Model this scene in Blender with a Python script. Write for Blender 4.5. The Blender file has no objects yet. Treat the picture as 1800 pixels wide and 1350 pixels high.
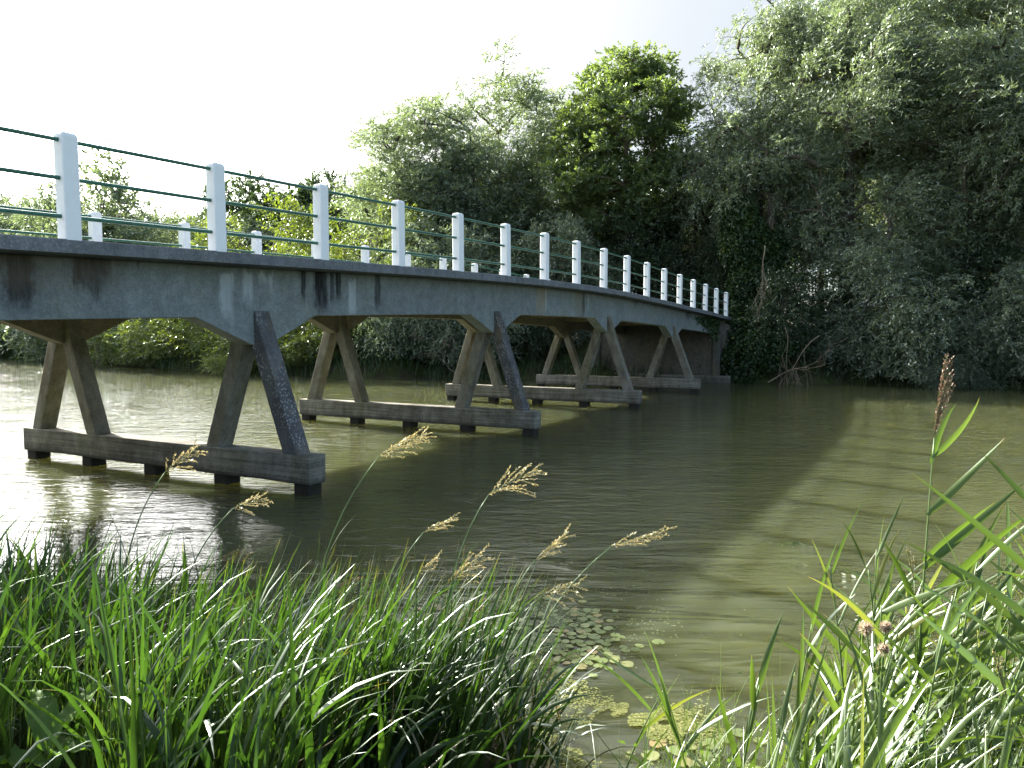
import bpy, math, random
import numpy as np
from mathutils import Vector, Matrix

R = math.radians
sc = bpy.context.scene
COL = sc.collection
random.seed(7)
rng = np.random.default_rng(11)

# ------------------------------------------------------------------ camera
EYE = 2.3                     # metres above the water
cam_d = bpy.data.cameras.new('camera')
cam = bpy.data.objects.new('camera', cam_d)
COL.objects.link(cam)
cam.location = (0, 0, EYE)
cam.rotation_euler = (R(90 - 3.74), 0, 0)
cam_d.sensor_width = 36
cam_d.lens = 36 * 1327.5 / 1800
cam_d.clip_start = 0.05
cam_d.clip_end = 2000
sc.camera = cam

# directions of the bridge: E1 runs along it to the far bank, E2 across it
AZ = R(28.415)
E1 = Vector((math.sin(AZ), math.cos(AZ), 0))
E2 = Vector((-math.cos(AZ), math.sin(AZ), 0))

# ------------------------------------------------------------------ sun and sky
SUN_EL = R(27.5)
OFF = R(17)
sun_h = E2 * math.cos(OFF) + E1 * math.sin(OFF)
SUNV = (sun_h * math.cos(SUN_EL) + Vector((0, 0, math.sin(SUN_EL)))).normalized()
sd = bpy.data.lights.new('sun', 'SUN')
sd.energy = 5.0
sd.angle = R(0.9)
sd.color = (1.0, 0.94, 0.84)
sun = bpy.data.objects.new('sun', sd)
COL.objects.link(sun)
sun.rotation_euler = SUNV.to_track_quat('Z', 'Y').to_euler()

wd = bpy.data.worlds.new('World')
sc.world = wd
wd.use_nodes = True
nt = wd.node_tree
nt.nodes.clear()
W = lambda t: nt.nodes.new(t)
out = W('ShaderNodeOutputWorld')
sky = W('ShaderNodeTexSky')
sky.sky_type = 'NISHITA'
sky.sun_disc = False
sky.sun_elevation = SUN_EL
sky.sun_rotation = math.atan2(SUNV.x, SUNV.y)
sky.dust_density = 1.5
sky.air_density = 1.0
bg = W('ShaderNodeBackground')
bg.inputs[1].default_value = 0.08
nt.links.new(sky.outputs[0], bg.inputs[0])
tc = W('ShaderNodeTexCoord')
# cloud veil: stretched noise over the sky direction, thicker towards the sun
sepw = W('ShaderNodeSeparateXYZ'); nt.links.new(tc.outputs['Generated'], sepw.inputs[0])
mp = W('ShaderNodeMapping'); mp.inputs['Scale'].default_value = (1.2, 1.2, 4.0)
nt.links.new(tc.outputs['Generated'], mp.inputs[0])
no = W('ShaderNodeTexNoise'); no.inputs['Scale'].default_value = 2.2; no.inputs['Detail'].default_value = 7; no.inputs['Roughness'].default_value = .55
nt.links.new(mp.outputs[0], no.inputs[0])
dt = W('ShaderNodeVectorMath'); dt.operation = 'DOT_PRODUCT'; dt.inputs[1].default_value = tuple(SUNV)
nt.links.new(tc.outputs['Generated'], dt.inputs[0])
mr = W('ShaderNodeMapRange'); mr.inputs[1].default_value = 0.35; mr.inputs[2].default_value = 0.95; mr.inputs[3].default_value = -0.08; mr.inputs[4].default_value = 0.5
nt.links.new(dt.outputs['Value'], mr.inputs[0])
ad = W('ShaderNodeMath'); ad.operation = 'ADD'; nt.links.new(no.outputs[0], ad.inputs[0]); nt.links.new(mr.outputs[0], ad.inputs[1])
rp = W('ShaderNodeMapRange'); rp.inputs[1].default_value = 0.42; rp.inputs[2].default_value = 0.62; rp.inputs[3].default_value = 0.22; rp.inputs[4].default_value = 0.97
nt.links.new(ad.outputs[0], rp.inputs[0])
bc = W('ShaderNodeBackground')

cs = W('ShaderNodeMapRange'); cs.inputs[1].default_value = -0.3; cs.inputs[2].default_value = 1.0; cs.inputs[3].default_value = 0.0; cs.inputs[4].default_value = 1.0
nt.links.new(dt.outputs['Value'], cs.inputs[0])
pwn = W('ShaderNodeMath'); pwn.operation = 'POWER'; pwn.inputs[1].default_value = 18.0; nt.links.new(cs.outputs[0], pwn.inputs[0])
cmx = W('ShaderNodeMix'); cmx.data_type = 'RGBA'; cmx.inputs[6].default_value = (.66, .86, 1.12, 1); cmx.inputs[7].default_value = (1.0, .99, .96, 1)
cm2 = W('ShaderNodeMapRange'); cm2.inputs[1].default_value = .35; cm2.inputs[2].default_value = .85
nt.links.new(cs.outputs[0], cm2.inputs[0]); nt.links.new(cm2.outputs[0], cmx.inputs[0]); nt.links.new(cmx.outputs[2], bc.inputs[0])
gl_ = W('ShaderNodeMath'); gl_.operation = 'MULTIPLY_ADD'; gl_.inputs[1].default_value = 5.0; gl_.inputs[2].default_value = 0.20; nt.links.new(pwn.outputs[0], gl_.inputs[0])
nt.links.new(gl_.outputs[0], bc.inputs[1])
mx = W('ShaderNodeMixShader')
nt.links.new(rp.outputs[0], mx.inputs[0]); nt.links.new(bg.outputs[0], mx.inputs[1]); nt.links.new(bc.outputs[0], mx.inputs[2])
nt.links.new(mx.outputs[0], out.inputs[0])

sc.view_settings.view_transform = 'Standard'
sc.view_settings.look = 'None'
sc.view_settings.gamma = 1
sc.view_settings.use_curve_mapping = False
sc.view_settings.exposure = 2.2
sc.cycles.max_bounces = 7
sc.cycles.diffuse_bounces = 4
sc.cycles.glossy_bounces = 3
sc.cycles.transmission_bounces = 4
sc.cycles.use_denoising = True
sc.cycles.sample_clamp_indirect = 6

# ------------------------------------------------------------------ helpers
def world(l, w, z=0.0):
    p = E1 * l + E2 * w
    return Vector((p.x, p.y, z))

FPX = 1327.5
_p = R(3.74)
def ray(px, py):
    u, v = px - 900, -(py - 675)
    return Vector((u, FPX * math.cos(_p) + v * math.sin(_p), -FPX * math.sin(_p) + v * math.cos(_p)))
def at(px, py, Y):
    """point seen in the photo at (px,py), Y metres in front of the viewer"""
    d = ray(px, py); d = d * (Y / d.y)
    return Vector((d.x, d.y, d.z + EYE))

def tag(o, label=None, cat=None, group=None, kind=None):
    if label: o['label'] = label
    if cat: o['category'] = cat
    if group: o['group'] = group
    if kind: o['kind'] = kind
    return o

def link(name, me, mat=None, parent=None):
    o = bpy.data.objects.new(name, me)
    COL.objects.link(o)
    if mat is not None and me is not None and not me.materials:
        me.materials.append(mat)
    if parent is not None: o.parent = parent
    return o

def empty(name, loc=(0, 0, 0), rz=0.0):
    o = bpy.data.objects.new(name, None)
    o.empty_display_size = 0.3
    COL.objects.link(o)
    o.location = loc
    o.rotation_euler = (0, 0, rz)
    return o

def copy_tree(o, parent=None):
    c = o.copy(); COL.objects.link(c)
    if parent is not None: c.parent = parent
    for ch in [k for k in o.children]:
        copy_tree(ch, c)
    return c

class MB:
    """collects shapes and links them as one mesh"""
    def __init__(s): s.v = []; s.f = []
    def add(s, vs, fs):
        n = len(s.v); s.v += [tuple(v) for v in vs]; s.f += [tuple(i + n for i in f) for f in fs]
    def box(s, x0, x1, y0, y1, z0, z1):
        s.add([(x0,y0,z0),(x1,y0,z0),(x1,y1,z0),(x0,y1,z0),(x0,y0,z1),(x1,y0,z1),(x1,y1,z1),(x0,y1,z1)],
              [(0,3,2,1),(4,5,6,7),(0,1,5,4),(1,2,6,5),(2,3,7,6),(3,0,4,7)])
    def tube(s, pts, rad, n=6, cap=True):
        pts = [Vector(p) for p in pts]
        if not hasattr(rad, '__len__'): rad = [rad] * len(pts)
        base = len(s.v); ref = None
        for i, p in enumerate(pts):
            t = (pts[min(i+1, len(pts)-1)] - pts[max(i-1, 0)])
            if t.length < 1e-9: t = Vector((0,0,1))
            t.normalize()
            if ref is None: ref = Vector((1,0,0)) if abs(t.x) < .8 else Vector((0,1,0))
            a = t.cross(ref)
            if a.length < 1e-6: a = t.cross(Vector((0,1,0.1)))
            a.normalize(); b = t.cross(a); ref = b.cross(t) if False else ref
            for k in range(n):
                an = 2*math.pi*k/n
                q = p + (a*math.cos(an) + b*math.sin(an))*rad[i]
                s.v.append((q.x,q.y,q.z))
        for i in range(len(pts)-1):
            for k in range(n):
                k2 = (k+1) % n
                s.f.append((base+i*n+k, base+i*n+k2, base+(i+1)*n+k2, base+(i+1)*n+k))
        if cap:
            s.f.append(tuple(base+k for k in range(n))[::-1])
            s.f.append(tuple(base+(len(pts)-1)*n+k for k in range(n)))
    def mesh(s, name, smooth=False):
        me = bpy.data.meshes.new(name)
        me.from_pydata(s.v, [], s.f)
        me.update()
        if smooth:
            me.polygons.foreach_set('use_smooth', [True]*len(me.polygons))
        return me
    def build(s, name, mat, parent=None, smooth=False, bevel=0, seg=2):
        me = s.mesh(name, smooth)
        o = link(name, me, mat, parent)
        if bevel:
            m = o.modifiers.new('bevel', 'BEVEL'); m.width = bevel; m.segments = seg; m.limit_method = 'ANGLE'; m.angle_limit = R(30)
        return o

def fast_mesh(name, verts, faces, tint=None, along=None, smooth=False):
    """verts (N,3) float, faces (M,4) or (M,3) int - made with numpy"""
    me = bpy.data.meshes.new(name)
    nv, nf, k = len(verts), len(faces), faces.shape[1]
    me.vertices.add(nv); me.vertices.foreach_set('co', verts.astype(np.float32).ravel())
    me.loops.add(nf*k); me.loops.foreach_set('vertex_index', faces.astype(np.int32).ravel())
    me.polygons.add(nf)
    me.polygons.foreach_set('loop_start', np.arange(0, nf*k, k, dtype=np.int32))
    me.polygons.foreach_set('loop_total', np.full(nf, k, dtype=np.int32))
    if smooth: me.polygons.foreach_set('use_smooth', np.ones(nf, dtype=bool))
    me.update(calc_edges=True)
    if tint is not None:
        a = me.attributes.new('tint', 'FLOAT', 'POINT'); a.data.foreach_set('value', tint.astype(np.float32))
    if along is not None:
        a = me.attributes.new('along', 'FLOAT', 'POINT'); a.data.foreach_set('value', along.astype(np.float32))
    me.validate()
    return me

def nrm(a): return a / np.maximum(np.linalg.norm(a, axis=-1, keepdims=True), 1e-9)

# ------------------------------------------------------------------ materials
class NT:
    def __init__(s, name):
        s.m = bpy.data.materials.new(name); s.m.use_nodes = True
        s.t = s.m.node_tree; s.t.nodes.clear()
        s.o = s.t.nodes.new('ShaderNodeOutputMaterial')
    def n(s, t, **kw):
        x = s.t.nodes.new(t)
        for k, v in kw.items(): setattr(x, k, v)
        return x
    def l(s, a, b): s.t.links.new(a, b)
    def val(s, x, v):
        if isinstance(v, (int, float)): x.default_value = v
        elif isinstance(v, tuple): x.default_value = v
        else: s.l(v, x)
    def math(s, op, a, b=0.0, c=None, clamp=False):
        m = s.n('ShaderNodeMath', operation=op); m.use_clamp = clamp
        s.val(m.inputs[0], a); s.val(m.inputs[1], b)
        if c is not None: s.val(m.inputs[2], c)
        return m.outputs[0]
    def noise(s, vec, scale, detail=4, rough=.55, dist=0.0):
        m = s.n('ShaderNodeTexNoise')
        m.inputs['Scale'].default_value = scale; m.inputs['Detail'].default_value = detail
        m.inputs['Roughness'].default_value = rough; m.inputs['Distortion'].default_value = dist
        if vec is not None: s.l(vec, m.inputs['Vector'])
        return m.outputs['Fac']
    def mapping(s, vec, scale=(1,1,1), rot=(0,0,0), loc=(0,0,0)):
        m = s.n('ShaderNodeMapping'); m.inputs['Scale'].default_value = scale; m.inputs['Rotation'].default_value = rot; m.inputs['Location'].default_value = loc
        s.l(vec, m.inputs['Vector']); return m.outputs[0]
    def ramp(s, fac, stops):
        m = s.n('ShaderNodeValToRGB'); e = m.color_ramp.elements
        while len(e) < len(stops): e.new(.5)
        for i, (p, c) in enumerate(stops):
            e[i].position = p; e[i].color = (c[0], c[1], c[2], 1) if hasattr(c, '__len__') else (c, c, c, 1)
        s.l(fac, m.inputs[0]); return m.outputs[0]
    def mix(s, fac, a, b, mode='MIX'):
        m = s.n('ShaderNodeMix', data_type='RGBA', blend_type=mode)
        s.val(m.inputs[0], fac)
        s.val(m.inputs[6], (*a, 1) if isinstance(a, tuple) and len(a) == 3 else a)
        s.val(m.inputs[7], (*b, 1) if isinstance(b, tuple) and len(b) == 3 else b)
        return m.outputs[2]
    def rng(s, v, a, b, c=0.0, d=1.0, smooth=False):
        m = s.n('ShaderNodeMapRange'); m.inputs[1].default_value = a; m.inputs[2].default_value = b; m.inputs[3].default_value = c; m.inputs[4].default_value = d
        if smooth: m.interpolation_type = 'SMOOTHSTEP'
        s.l(v, m.inputs[0]); return m.outputs[0]
    def bump(s, hgt, strength=.3, dist=.02, normal=None):
        b = s.n('ShaderNodeBump'); b.inputs['Strength'].default_value = strength; b.inputs['Distance'].default_value = dist
        s.l(hgt, b.inputs['Height'])
        if normal is not None: s.l(normal, b.inputs['Normal'])
        return b.outputs[0]
    def pbr(s, col, rough=.8, normal=None, spec=.4, **kw):
        p = s.n('ShaderNodeBsdfPrincipled')
        s.val(p.inputs['Base Color'], (*col, 1) if isinstance(col, tuple) else col)
        s.val(p.inputs['Roughness'], rough); p.inputs['Specular IOR Level'].default_value = spec
        if normal is not None: s.l(normal, p.inputs['Normal'])
        for k, v in kw.items(): s.val(p.inputs[k], v)
        s.l(p.outputs[0], s.o.inputs[0]); return p
    def obj(s): return s.n('ShaderNodeTexCoord').outputs['Object']

def leaf_mat(name, dark, mid, light, back=None, transl=.4, gloss=.08, rough=.4, along=None, tcol=None, yellow=None):
    g = NT(name)
    a = g.n('ShaderNodeAttribute', attribute_name='tint')
    c = g.ramp(a.outputs['Fac'], [(0, dark), (.5, mid), (1, light)] if yellow is None else [(0, dark), (.5, mid), (.93, light), (.97, yellow)])
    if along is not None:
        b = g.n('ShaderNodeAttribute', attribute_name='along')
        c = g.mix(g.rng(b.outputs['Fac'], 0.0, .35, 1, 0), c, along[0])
        c = g.mix(g.math('MULTIPLY', g.rng(b.outputs['Fac'], .9, 1.0, 0, 1), g.rng(a.outputs['Fac'], .55, .75, 0, .9)), c, along[1])
    cf = c
    if back is not None:
        gm = g.n('ShaderNodeNewGeometry')
        cf = g.mix(g.math('MULTIPLY', gm.outputs['Backfacing'], .8), c, back)
    d = g.n('ShaderNodeBsdfDiffuse'); g.l(cf, d.inputs[0])
    t = g.n('ShaderNodeBsdfTranslucent')
    tc_ = g.mix(1.0, c, tcol or (1.5, 1.7, .5), 'MULTIPLY'); g.l(tc_, t.inputs[0])
    m = g.n('ShaderNodeMixShader'); m.inputs[0].default_value = transl
    g.l(d.outputs[0], m.inputs[1]); g.l(t.outputs[0], m.inputs[2])
    gl = g.n('ShaderNodeBsdfGlossy'); gl.inputs['Roughness'].default_value = rough; gl.inputs[0].default_value = (.9, 1, .9, 1)
    m2 = g.n('ShaderNodeMixShader')
    lw = g.n('ShaderNodeLayerWeight'); lw.inputs[0].default_value = .35
    g.l(g.math('MULTIPLY_ADD', lw.outputs['Fresnel'], gloss*1.5, gloss*.5), m2.inputs[0])
    g.l(m.outputs[0], m2.inputs[1]); g.l(gl.outputs[0], m2.inputs[2]); g.l(m2.outputs[0], g.o.inputs[0])
    return g.m

def bark_mat(name, a, b, sc_=6):
    g = NT(name); o = g.obj()
    n = g.noise(g.mapping(o, (1, 1, .25)), sc_, 6, .65)
    c = g.ramp(n, [(.3, a), (.7, b)])
    g.pbr(c, .9, g.bump(n, .6, .05), .2)
    return g.m

def concrete(name, base=(.27, .275, .26), dark=(.12, .12, .105), moss=.25, mosscol=(.13, .125, .05), brown=0.0, browncol=(.2,.13,.08), stains=None, joints=True, speck=0.0, rough_=0):
    g = NT(name); o = g.obj()
    n1 = g.noise(o, .9, 6, .6)
    n2 = g.noise(g.mapping(o, (3.2, 3.2, .7)), 1.6, 8, .72)
    n3 = g.noise(o, 38, 4, .6)
    c = g.mix(g.rng(n1, .35, .68), base, tuple(x*.78 for x in base))
    c = g.mix(g.rng(n2, .46, .72, 0, .75), c, dark)
    c = g.mix(g.math('MULTIPLY', g.rng(g.noise(g.mapping(o, (1,1,.6), loc=(4,7,2)), 1.3, 6, .62), .5, .68), moss), c, mosscol)
    if brown:
        c = g.mix(g.math('MULTIPLY', g.rng(g.noise(g.mapping(o, (1,1,.5), loc=(14,2,9)), 2.3, 6, .62), .42, .66), brown), c, browncol)
    c = g.mix(.35, c, g.ramp(n3, [(.3, .15), (.7, .85)]), 'SOFT_LIGHT')
    n4 = g.noise(g.mapping(o, loc=(21, 3, 5)), 5.5, 8, .72)
    c = g.mix(.4, c, g.ramp(n4, [(.35, .2), (.65, .8)]), 'SOFT_LIGHT')
    if rough_:   # horizontal board marks and a crumbling lower edge
        zs_ = g.n('ShaderNodeSeparateXYZ'); g.l(o, zs_.inputs[0])
        bd = g.noise(g.mapping(o, (.6, .6, 26)), 1, 4, .6)
        c = g.mix(.6, c, g.ramp(bd, [(.4, .25), (.6, .75)]), 'SOFT_LIGHT')
        c = g.mix(g.math('MULTIPLY', g.rng(g.math('MULTIPLY_ADD', n4, .14, zs_.outputs[2]), .27, .34, 1, 0), .55), c, (.035, .035, .028))
    # air holes and pocks
    vo = g.n('ShaderNodeTexVoronoi'); vo.inputs['Scale'].default_value = 9; g.l(o, vo.inputs['Vector'])
    c = g.mix(g.math('MULTIPLY', g.rng(vo.outputs['Distance'], .04, .07, 1, 0), .4), c, (.05, .05, .045))
    hgt = g.math('ADD', g.math('MULTIPLY', n3, .5), n2)
    if stains:
        sp = g.n('ShaderNodeSeparateXYZ'); g.l(o, sp.inputs[0])
        X, Z = sp.outputs[0], sp.outputs[2]
        wob = g.math('MULTIPLY', g.math('SUBTRACT', g.noise(g.mapping(o, (4, 4, 2.2)), 1.6, 8, .75), .5), 1.6)
        fine = g.noise(g.mapping(o, (30, 30, 1.5)), 1, 5, .7)
        for cx, wdt, zt, zb, colr, amt, wb in stains:
            xx = g.math('ABSOLUTE', g.math('SUBTRACT', g.math('MULTIPLY_ADD', wob, wb, X), cx))
            mk = g.rng(xx, wdt*.4, wdt*1.0, 1, 0, True)
            zz = g.math('MULTIPLY_ADD', wob, .35, Z)
            mk = g.math('MULTIPLY', mk, g.rng(zz, zb-.06, zb+.25, 0, 1, True))
            mk = g.math('MULTIPLY', mk, g.rng(zz, zt-.02, zt+.05, 1, 0, True))
            mk = g.math('MULTIPLY', mk, g.rng(fine, .3, .55, .45, 1))
            c = g.mix(g.math('MULTIPLY', mk, amt), c, colr)
    if speck:   # pale crustose lichen rings and orange dots
        v2 = g.n('ShaderNodeTexVoronoi'); v2.inputs['Scale'].default_value = 24; g.l(o, v2.inputs['Vector'])
        ring = g.math('MULTIPLY', g.rng(v2.outputs['Distance'], .10, .2, 0, 1), g.rng(v2.outputs['Distance'], .27, .34, 1, 0))
        gate = g.rng(g.noise(g.mapping(o, loc=(3, 3, 3)), 2.2, 3, .5), .47, .56)
        c = g.mix(g.math('MULTIPLY', g.math('MULTIPLY', ring, gate), speck), c, (.5, .52, .5))
        v3 = g.n('ShaderNodeTexVoronoi'); v3.inputs['Scale'].default_value = 11; g.l(g.mapping(o, loc=(.3,.1,.5)), v3.inputs['Vector'])
        gate2 = g.rng(g.noise(g.mapping(o, loc=(9, 1, 3)), 2.6, 3, .5), .54, .62)
        c = g.mix(g.math('MULTIPLY', g.math('MULTIPLY', g.rng(v3.outputs['Distance'], .12, .2, 1, 0), gate2), speck), c, (.42, .2, .05))
    g.pbr(c, .9, g.bump(g.math('ADD', hgt, n4), .6, .02), .2)
    return g.m

M = {}
BLK, WHT, BRN = (.018, .018, .02), (.42, .46, .47), (.12, .085, .05)
stn = [(4.72,.24,9,2.50,BLK,.85,.35),(4.80,.5,9,2.7,BRN,.45,.5),(5.42,.10,9,2.75,BLK,.8,.25),(5.58,.12,9,2.6,BLK,.75,.25),(5.72,.10,9,2.85,BLK,.7,.25),(5.6,.5,9,2.75,BRN,.4,.5),
       (6.15,.03,9,3.0,BLK,.6,.1),(7.52,.16,3.16,2.45,WHT,.8,.12),(7.90,.13,3.2,2.7,WHT,.8,.1),(8.2,.12,3.2,2.95,WHT,.7,.12),(8.35,.06,3.2,2.92,WHT,.7,.1),
       (9.03,.07,9,2.75,BLK,.9,.08),(9.42,.22,9,2.60,BLK,1,.12),(9.70,.07,9,2.75,BLK,.8,.08),(9.85,.09,9,2.8,BLK,.95,.1),(10.2,.13,3.22,2.55,WHT,.85,.05),(10.9,.12,9,2.7,BLK,.75,.15),
       (17.55,.34,9,2.80,(.3,.25,.17),.7,.2),(17.85,.08,9,2.8,(.4,.4,.36),.6,.1),(20.1,.5,9,2.8,(.2,.18,.12),.6,.3),(20.35,.12,9,2.8,BLK,.7,.15),(20.7,.06,9,3.0,WHT,.6,.1),(24.9,.3,9,3.2,BLK,.5,.3),(27.0,.25,9,3.2,BLK,.5,.3),(31.5,.5,9,2.9,BLK,.6,.4),
       (13.2,.4,9,3.3,BLK,.35,.5),(14.5,.3,9,3.35,BLK,.3,.5),(2.5,.3,9,2.7,BLK,.7,.3)]
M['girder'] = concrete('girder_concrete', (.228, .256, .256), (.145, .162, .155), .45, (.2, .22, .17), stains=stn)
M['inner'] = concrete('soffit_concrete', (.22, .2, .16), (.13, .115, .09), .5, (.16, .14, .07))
M['leg'] = concrete('leg_concrete', (.245, .235, .195), (.09, .083, .062), .7, (.11, .105, .04), .6, (.10, .075, .05))
M['leg_lichen'] = concrete('leg_lichen_concrete', (.13, .13, .13), (.03, .03, .035), .6, (.16, .11, .035), .4, (.04, .04, .045), speck=.55)
M['footing'] = concrete('footing_concrete', (.235, .225, .19), (.09, .083, .066), .6, (.10, .10, .045), .6, (.085, .075, .06), rough_=1)
M['edge'] = concrete('edge_concrete', (.185, .195, .205), (.10, .10, .105), .3, (.1, .1, .09), speck=.25)
M['pile'] = concrete('pile_concrete', (.035, .033, .028), (.015, .015, .012), .3, (.03, .035, .015))
M['abut'] = concrete('abutment_concrete', (.10, .098, .085), (.09, .085, .07), .6, (.1, .1, .05), .4, (.16, .13, .09))

g = NT('white_paint'); o_ = g.obj()
n = g.noise(o_, 5, 5, .6); n2 = g.noise(o_, 90, 3, .6)
c = g.mix(g.rng(n, .5, .75, 0, .35), (.9, .9, .9), (.78, .78, .76))
sp = g.n('ShaderNodeTexVoronoi'); sp.inputs['Scale'].default_value = 26; g.l(o_, sp.inputs['Vector'])
c = g.mix(g.math('MULTIPLY', g.rng(sp.outputs['Distance'], .06, .11, 1, 0), .5), c, (.3, .29, .25))
g.pbr(c, .6, g.bump(n2, .35, .004), .35); M['white'] = g.m
g = NT('green_paint'); o_ = g.obj()
n = g.noise(o_, 14, 4, .6)
g.pbr(g.ramp(n, [(.35, (.02, .10, .065)), (.7, (.03, .15, .10))]), .35, None, .5); M['green'] = g.m

# ------------------------------------------------------------------ water
def far_y(x):
    return np.interp(x, [-200,-120,-53,-43,-30,-22,-15,-7.4,2,10.7,14.4,21.4,30,40,80,200],
                        [135,104,80,76.5,58,49.6,44.4,39.6,38.6,36.6,34.9,31.6,27.4,22,4,-60])
water_me = MB()
water_me.add([(-260,-120,0),(260,-120,0),(260,170,0),(-260,170,0)], [(0,1,2,3)])
g = NT('river_water')
geo = g.n('ShaderNodeTexCoord').outputs['Object']
rip = R(12)
w1 = g.noise(g.mapping(geo, (.9, 2.6, 1), (0, 0, rip)), 1.15, 3, .55, .3)
w2 = g.noise(g.mapping(geo, (1.0, 2.3, 1), (0, 0, rip*.5)), 3.4, 4, .6, .2)
w3 = g.noise(g.mapping(geo, (1.0, 1.6, 1), (0, 0, -rip)), 11, 3, .6)
w0 = g.noise(g.mapping(geo, (.5, .9, 1), (0, 0, rip*2)), .5, 2, .5, .4)
sx = g.n('ShaderNodeSeparateXYZ'); g.l(geo, sx.inputs[0])
lco = g.math('ADD', g.math('MULTIPLY', sx.outputs[0], E1.x), g.math('MULTIPLY', sx.outputs[1], E1.y))
calm = g.rng(lco, 3.8, 8.0, .2, 1, True)
patch = g.rng(g.noise(geo, .12, 2, .5), .35, .6, .55, 1.1)
hh = g.math('ADD', g.math('MULTIPLY', w1, .55), g.math('MULTIPLY', w2, .44))
gl2 = g.noise(g.mapping(geo, (.8, 2.2, 1), (0, 0, rip*1.6)), 1.9, 4, .65)
hh = g.math('ADD', hh, g.math('MULTIPLY', w3, .065))
hh = g.math('ADD', hh, g.math('MULTIPLY', g.rng(gl2, .57, .66, 0, 1), .30))
hh = g.math('ADD', g.math('MULTIPLY', hh, g.math('MULTIPLY', calm, patch)), g.math('MULTIPLY', w0, .8))
wco = g.math('ADD', g.math('MULTIPLY', sx.outputs[0], E2.x), g.math('MULTIPLY', sx.outputs[1], E2.y))
sw = g.noise(g.mapping(geo, (.42, 1.9, 1), (0, 0, R(8))), 1.0, 3, .5, .5)
swm = g.math('MULTIPLY', g.math('MULTIPLY', g.rng(lco, 9, 5.5, 0, 1, True), g.rng(wco, 4.5, 2.0, 0, 1, True)), 1.5)
hh = g.math('ADD', hh, g.math('MULTIPLY', g.rng(sw, .42, .60, 0, 1, True), swm))
mud = g.noise(geo, .35, 3, .5)
col = g.mix(g.rng(mud, .35, .65), (.068, .075, .032), (.057, .064, .030))
pw = g.pbr(col, .05, g.bump(hh, 1.0, .05), .5)
pw.inputs['IOR'].default_value = 1.33
pw.inputs['Subsurface Weight'].default_value = .85
pw.inputs['Subsurface Radius'].default_value = (1.0, .85, .25)
pw.inputs['Subsurface Scale'].default_value = 5.5
o = water_me.build('water', g.m); tag(o, kind='structure')

# ------------------------------------------------------------------ terrain: one sheet with the river bed in it
def smooth(a, b, x):
    t = np.clip((x - a)/(b - a), 0, 1); return t*t*(3-2*t)
def terrain_z(x, y):
    l = x*E1.x + y*E1.y; w = x*E2.x + y*E2.y
    wob = .22*np.sin(w*1.3) + .15*np.sin(w*3.1+1) + .3*np.sin(w*.31)
    dn = (3.25 + wob + 1.05*(1 - smooth(-.1, .6, w)) - .45*np.exp(-((w - 1.2)/.5)**2)) - l
    zn = np.interp(dn, [-4,-1.2,0,.8,1.8,3,8,60], [-1.3,-.45,0,.28,.52,.66,.8,1.2])
    df = (y - far_y(x) + .5*np.sin(x*.6) + .25*np.sin(x*1.9))*.93
    zf = np.interp(df, [-6,-1.5,0,.8,2.5,6,30,200], [-1.3,-.5,0,.5,1.0,1.5,2.2,3.5])
    z = np.maximum(zn, zf)
    corr = smooth(3.5, 7.6, w)*(1 - smooth(14.6, 19, w))
    z = z + (3.02 - z)*corr*smooth(37.0, 39.0, l)
    z = z + (2.95 - z)*corr*(1 - smooth(-1.2, .3, l))
    z = z + .05*np.sin(x*2.3+y)*np.sin(y*1.7)*(z > .05)
    return z
def tz(x, y): return float(terrain_z(np.array([x*1.0]), np.array([y*1.0]))[0])
xs = np.concatenate([np.linspace(-250,-60,20,endpoint=False), np.linspace(-60,-8,60,endpoint=False), np.linspace(-8,8,90,endpoint=False), np.linspace(8,50,60,endpoint=False), np.linspace(50,250,20)])
ys = np.concatenate([np.linspace(-110,-6,14,endpoint=False), np.linspace(-6,10,100,endpoint=False), np.linspace(10,30,14,endpoint=False), np.linspace(30,60,70,endpoint=False), np.linspace(60,400,40)])
XX, YY = np.meshgrid(xs, ys)
ZZ = terrain_z(XX.ravel(), YY.ravel())
nx, ny = len(xs), len(ys)
idx = np.arange(nx*ny).reshape(ny, nx)
fc = np.stack([idx[:-1,:-1], idx[:-1,1:], idx[1:,1:], idx[1:,:-1]], -1).reshape(-1, 4)
me = fast_mesh('ground', np.stack([XX.ravel(), YY.ravel(), ZZ], -1), fc, smooth=True)
g = NT('earth'); o_ = g.obj()
n = g.noise(o_, 1.1, 8, .65); n2 = g.noise(o_, 14, 6, .7)
c = g.ramp(n, [(.35, (.035, .028, .018)), (.55, (.045, .055, .018)), (.7, (.06, .08, .025))])
g.pbr(g.mix(.5, c, g.ramp(n2, [(.3, .2), (.7, .8)]), 'SOFT_LIGHT'), .95, g.bump(n2, .8, .05), .15)
tag(link('ground', me, g.m), kind='structure')

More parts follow.
